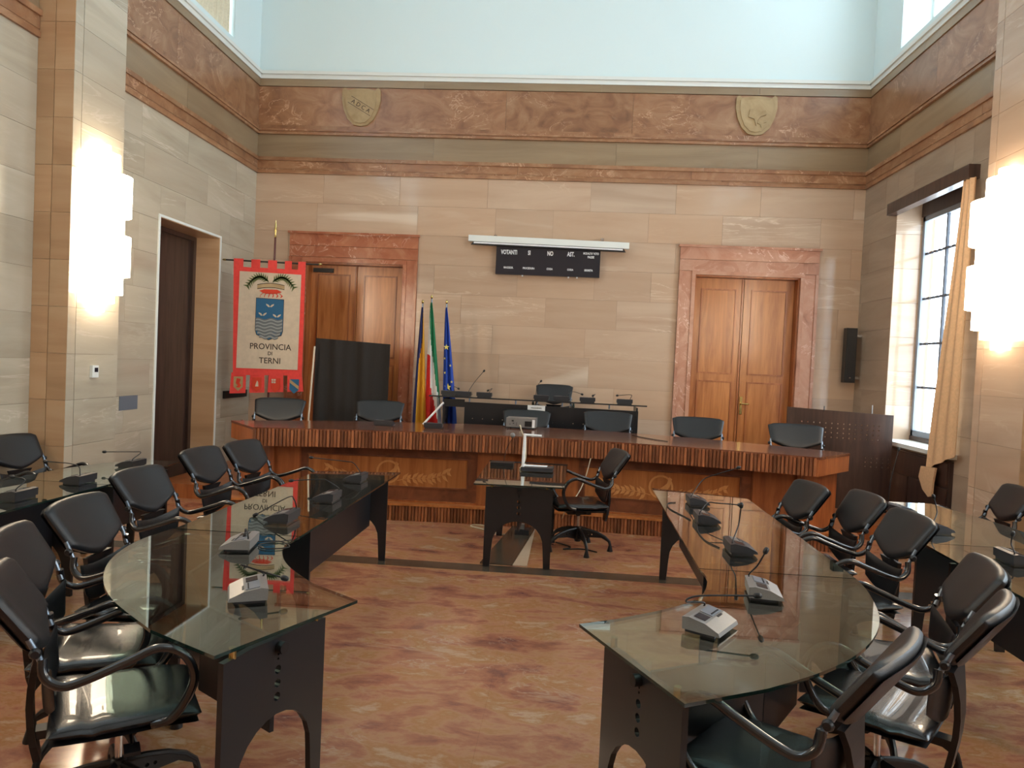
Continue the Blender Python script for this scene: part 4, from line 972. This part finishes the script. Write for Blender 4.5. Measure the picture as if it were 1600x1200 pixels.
for k in range(6):
    u = -.12+.045*k; q.prism([(u, 2.335), (u+.012, 2.335), (u+.012+(k-2.5)*.018, 2.30), (u+(k-2.5)*.012, 2.275), (u-.008+(k-2.5)*.012, 2.28), (u+(k-2.5)*.014, 2.305)], .002, fnb(.018))
q.build('tassels', M['forange'], bn)
for s in (-1, 1):
    q = MB(); c0 = (-.015+s*.03, 2.49)
    arc = [(c0[0]+s*.29*t, c0[1]+.085*math.sin(t*PI*.9)-.09*t*t) for t in [i/12 for i in range(13)]]
    q.prism([(u, v+.012) for u, v in arc]+[(u, v-.012) for u, v in reversed(arc)], .002, fnb(.018))
    for i in range(1, 13):
        u, v = arc[i]; du, dv = arc[i][0]-arc[i-1][0], arc[i][1]-arc[i-1][1]; L = math.hypot(du, dv); du /= L; dv /= L
        for sd in (-1, 1):
            nx, ny = -dv*sd, du*sd
            q.prism([(u-du*.016, v-dv*.016), (u+du*.034+nx*.058, v+dv*.034+ny*.058), (u+du*.018, v+dv*.018)], .002, fnb(.018))
    q.build('palm_leaf', M['fgreen'], bn)
for s, z, sz in (('PROVINCIA', 1.605, .112), ('DI', 1.515, .07), ('TERNI', 1.415, .112)):
    text('lettering', s, sz, M['fdark'], (lambda zz: (lambda x, y, z: (x+.01, -.0355-z, y+zz)))(z), bn, bold=.001)
MB().tube([(-.68, .0, ztop-.02), (.63, .0, ztop-.04)], .011, 8).build('crossbar', M['plastic'], bn, smooth=50)
for a in (-.69, .65): MB().lathe([(.004, -.03), (.014, -.015), (.014, .015), (.004, .03)], (a, 0, ztop-.02-(.015 if a > 0 else 0)), 8, ax='x').build('crossbar_tip', M['brass'], bn)
MB().tube([(-.03, .03, -.07), (.0, .03, 3.12)], .014, 8).build('pole', M['pole_red'], bn, smooth=50)
MB().lathe([(.006, 3.09), (.016, 3.10), (.012, 3.16), (.02, 3.19), (.016, 3.25), (.002, 3.34)], (.0, .03, 0), 10).build('finial', M['brass'], bn, smooth=50)
MB().lathe([(.20, 0), (.20, .02), (.05, .04), (.03, .10)], (-.03, .03, -.082), 20).build('stand', M['plastic'], bn, smooth=40)

bn.scale = (.95, .95, .95)
# ------------------------------------------------------------------ covered easel
ez = empty('covered_easel', (-2.80, 9.62, .16), label='tall board draped in black cloth in front of the left double door', cat='easel')
def drape(u, v):      # u -1..1, v 0 bottom..1 top
    x = (.49+.01*v)*u; y = -.05+.014*math.sin(u*9+v*2)+.010*math.sin(u*17) - .03*(1-v); z = .05+1.68*v-.02*u
    return (x, y, z)
nu, nv = 40, 14; vs = []; fs = []
for s in (0, 1):
    for j in range(nv+1):
        for i in range(nu+1):
            p = drape(-1+2*i/nu, j/nv); vs.append((p[0], p[1]+s*.012, p[2]) if s else p)
W = nu+1; off = W*(nv+1)
for j in range(nv):
    for i in range(nu): a = j*W+i; fs += [(a, a+1, a+W+1, a+W), (off+a, off+a+W, off+a+W+1, off+a+1)]
for i in range(nu): fs += [(nv*W+i, nv*W+i+1, off+nv*W+i+1, off+nv*W+i), (i, off+i, off+i+1, i+1)]
for j in range(nv): fs += [(j*W, (j+1)*W, off+(j+1)*W, off+j*W), (j*W+nu, off+j*W+nu, off+(j+1)*W+nu, (j+1)*W+nu)]
MB().add(vs, fs).build('cloth_cover', M['cloth_black'], ez, smooth=60)
MB().box((-.47, -.025, .30), (.43, .0, 1.70)).build('board', M['white'], ez)
q = MB(); q.box((-.46, .0, 0), (-.42, .03, 1.68)); q.box((.38, .0, 0), (.42, .03, 1.68)); q.box((-.46, -.13, 0), (-.42, .20, .03)); q.box((.38, -.13, 0), (.42, .20, .03)); q.build('frame', M['steel'], ez)
pr_ = MB().tube([(-3.34, 9.42, .17), (-3.275, 9.46, 1.80)], .013, 8).build('wooden_rod', M['rod'], smooth=50); tag(pr_, 'thin pale rod leaning along the left side of the covered easel', 'rod')

# ------------------------------------------------------------------ flags
def flag(xb, xt, zt, zb, wb_, style, label, lean=0):
    r = empty('flag', (xb, 9.9, .16), label=label, cat='flag')
    MB().lathe([(.14, 0), (.14, .02), (.03, .05), (.02, .12)], n=16).build('base', M['plastic'], r, smooth=40)
    dx = xt-xb; MB().tube([(0, 0, .03), (dx, 0, zt-.16)], .011, 8).build('pole', M['steel'], r, smooth=50)
    MB().lathe([(.004, 0), (.016, .012), (.018, .03), (.012, .045), (.002, .055)], (dx, 0, zt-.16), 10).build('finial', M['brass'], r, smooth=50)
    nu, nv = 28, 26; z1 = zt-.16-.05; z0 = zb-.16
    vs = []; fs = []; ms = []
    def P(u, t, s):     # t 0 top..1 bottom
        wd = .02+wb_*min(1, t*1.15)**.8
        fold = math.sin(u*PI*4.0+t*1.2)*(.010+.030*t)
        x = dx*(1-t)+.02*t+ (u-.45)*wd; z = z1-(z1-z0)*t - (.10*abs(u-.35)*t if style != 'i' else .16*u*t)
        return (x, -.025-.02*t+fold+s*.006, z)
    for s in (0, 1):
        for j in range(nv+1):
            for i in range(nu+1): vs.append(P(i/nu, j/nv, s))
    W = nu+1; off = W*(nv+1)
    def mi(u, t):
        if style == 'b': return 0 if (u < .28 + .55*max(0, .42-t)/.42*1.4) else 1
        if style == 'i':
            a = t*1.0 - u*.55
            return 0 if a < .02 + .12*u else (1 if a < .42-.05*u and not (u < .35 and t > .40) else 2)
        return 0
    for j in range(nv):
        for i in range(nu):
            a = j*W+i; m = mi((i+.5)/nu, (j+.5)/nv)
            fs += [(a, a+1, a+W+1, a+W), (off+a, off+a+W, off+a+W+1, off+a+1)]; ms += [m, m]
    for i in range(nu): fs += [(i, off+i, off+i+1, i+1), (nv*W+i, nv*W+i+1, off+nv*W+i+1, off+nv*W+i)]; ms += [mi((i+.5)/nu, 0), mi((i+.5)/nu, 1)]
    for j in range(nv): fs += [(j*W, (j+1)*W, off+(j+1)*W, off+j*W), (j*W+nu, off+j*W+nu, off+(j+1)*W+nu, (j+1)*W+nu)]; ms += [mi(0, j/nv), mi(1, j/nv)]
    mb = MB(); mb.add(vs, fs); mb.m = ms
    mats = {'b': [M['flag_navy'], M['flag_yellow']], 'i': [M['flag_green'], M['flag_white'], M['flag_red']], 'e': [M['flag_blue'], M['flag_blue']]}[style]
    cl = mb.build('cloth', mats, r, smooth=60)
    if style == 'e':
        for u, t, R in ((.40, .33, .042), (.45, .66, .052), (.15, .42, .018), (.80, .47, .018), (.85, .75, .022), (.2, .54, .02), (.85, .60, .02)):
            p = P(u, t, 0); pts = [(p[0]+R*(1 if k % 2 == 0 else .4)*math.sin(k*PI/5), p[2]+R*(1 if k % 2 == 0 else .4)*math.cos(k*PI/5)) for k in range(10)]
            MB().prism(pts, .004, lambda a, b, w_: (a, p[1]-.012-w_, b)).build('star', M['star'], cl)
    return r
flag(-1.97, -1.965, 2.44, .62, .17, 'b', 'blue and yellow flag hanging on its pole, left of the three')
flag(-1.77, -1.845, 2.51, .66, .22, 'i', 'Italian green, white and red flag, middle of the three')
flag(-1.55, -1.64, 2.45, .80, .17, 'e', 'blue European flag with yellow stars, right of the three')

# ------------------------------------------------------------------ perforated screen, curtains, small wall things
ps_ = empty('perforated_screen', (3.3, 9.0, .16), label='curved dark wooden perforated panel behind the right end of the bench', cat='screen')
q = MB(); cw = 1.13/18
for k in range(18):
    a = -.60+k*cw; hs_ = [circ(a+cw/2, 1.00-.055*r_, .0095, 8) for r_ in range(4)] if 2 <= k <= 15 else []
    if k >= 13: hs_ += [circ(a+cw/2, .62-.05*r_, .009, 8) for r_ in range(3)]
    q.prism([(a, 0), (a+cw, 0), (a+cw, 1.165-.03*(k+1)/18), (a, 1.165-.03*k/18)], .02, lambda u, v, w_: (u, .16*(u-.53)**2*1.4-.05+w_, v), holes=hs_)
q.build('panel', M['darkwood'], ps_)
for a in (-.5, .45): MB().box((a-.03, -.12+.16*(a-.53)**2*1.4, 0), (a+.03, .15+.16*(a-.53)**2*1.4, .03)).build('foot', M['black'], ps_)
MB().tube([(.30, .0, 1.13), (.30, .0, 1.24)], .007, 6).build('rod', M['silver'], ps_); MB().tube([(-.22, .08, 1.13), (-.22, .08, 1.20)], .005, 6).build('hook', M['plastic'], ps_)

def curtain(nm, top, bot, m, label, folds, amp, x0, n=60, nv=24):
    vs = []; fs = []
    for s in (0, 1):
        for j in range(nv+1):
            t = j/nv; e = t*t*(3-2*t)*.35+t*.65
            for i in range(n+1):
                u = i/n; a = Vector(top[0]).lerp(Vector(top[1]), u); b = Vector(bot[0]).lerp(Vector(bot[1]), u); p = a.lerp(b, e); p.z = a.z+(b.z-a.z)*t
                d = amp*(1-.35*t)*math.sin(u*folds*2*PI); vs.append((p.x+d-x0[0]+s*.006, p.y-x0[1], p.z-x0[2]))
    W = n+1; off = W*(nv+1)
    for j in range(nv):
        for i in range(n): a = j*W+i; fs += [(a, a+1, a+W+1, a+W), (off+a, off+a+W, off+a+W+1, off+a+1)]
    for i in range(n): fs += [(i, off+i, off+i+1, i+1), (nv*W+i, nv*W+i+1, off+nv*W+i+1, off+nv*W+i)]
    for j in range(nv): fs += [(j*W, (j+1)*W, off+(j+1)*W, off+j*W), (j*W+n, off+j*W+n, off+(j+1)*W+n, (j+1)*W+n)]
    mb = MB(); mb.add(vs, fs); o = mb.build(nm, m, smooth=60); o.location = x0; return tag(o, label, 'curtain')
xc = XR-.10
cu = curtain('curtain', [(xc, 7.64, 3.735), (xc, 7.83, 3.735)], [(xc-.01, 7.66, .98), (xc-.02, 8.20, .78)], M['curtain'], 'long gold-beige curtain gathered at the right side of the tall window', 2.6, .018, (xc, 7.9, .9))
q = MB(); ty = [(0, 8.26, .80), (-.02, 8.30, .68), (0, 8.20, .56), (0, 8.07, .50), (0, 8.00, .52), (0, 7.99, .66), (0, 7.95, .82)]
q.prism([(y-7.9, z-.9) for _, y, z in ty], .02, lambda u, v, w_: (-.03-w_, u, v)); q.build('hanging_fold', M['curtain'], cu)
cn = 'folded cream curtain in the left clerestory window'
for k in range(5):
    y0 = 9.72-.385*k
    c_ = curtain('curtain', [(XL-.055, y0-.385, 7.83), (XL-.055, y0, 7.83)], [(XL-.055, y0-.385, 5.885), (XL-.055, y0, 5.885)], M['curtain2'], cn, 3, .035, (XL-.1, y0, 5.9), 30, 4)
    c_['label'] = ['cream curtain in the high left window, closest to the corner', 'cream curtain in the high left window, second from the corner', 'cream curtain in the high left window, third from the corner', 'cream curtain in the high left window, fourth from the corner', 'cream curtain in the high left window, fifth from the corner'][k]; c_['group'] = 'curtains in the high left window'
curtain('curtain', [(XR+.12, 8.05, 7.82), (XR+.12, 8.4, 7.82)], [(XR+.12, 8.05, 6.0), (XR+.12, 8.4, 6.0)], M['curtain2'], 'cream curtain edge in the high right window', 3, .03, (XR+.12, 8.2, 6), 30, 4)
th = empty('thermostat', (-4.29, 6.465, 1.40), label='small white thermostat on the left pillar below the lamp', cat='thermostat')
MB().box((0, -.045, 0), (.025, .045, .11)).build('body', M['white'], th); MB().box((.025, -.015, .05), (.027, .035, .09)).build('display', M['screen'], th)
wp = MB().box((XL+.0215, 7.40, 1.02), (XL+.026, 7.73, 1.17)).build('wall_plate', M['grey_plastic']); tag(wp, 'grey metal cover plate on the left wall beside the dark door', 'plate')
so = MB().box((XL+.0215, 9.74, 1.04), (XL+.06, 10.42, 1.14)).build('socket_strip', M['plastic']); tag(so, 'black socket strip on the left wall behind the banner', 'socket')
rv = empty('radiator_valve', (3.915, 9.25, .78), label='small pale valve at the far end of the radiator cover', cat='valve')
MB().tube([(.02, 0, 0), (-.02, 0, .02), (-.02, 0, .09)], .012, 8).build('body', M['silver'], rv, smooth=40)
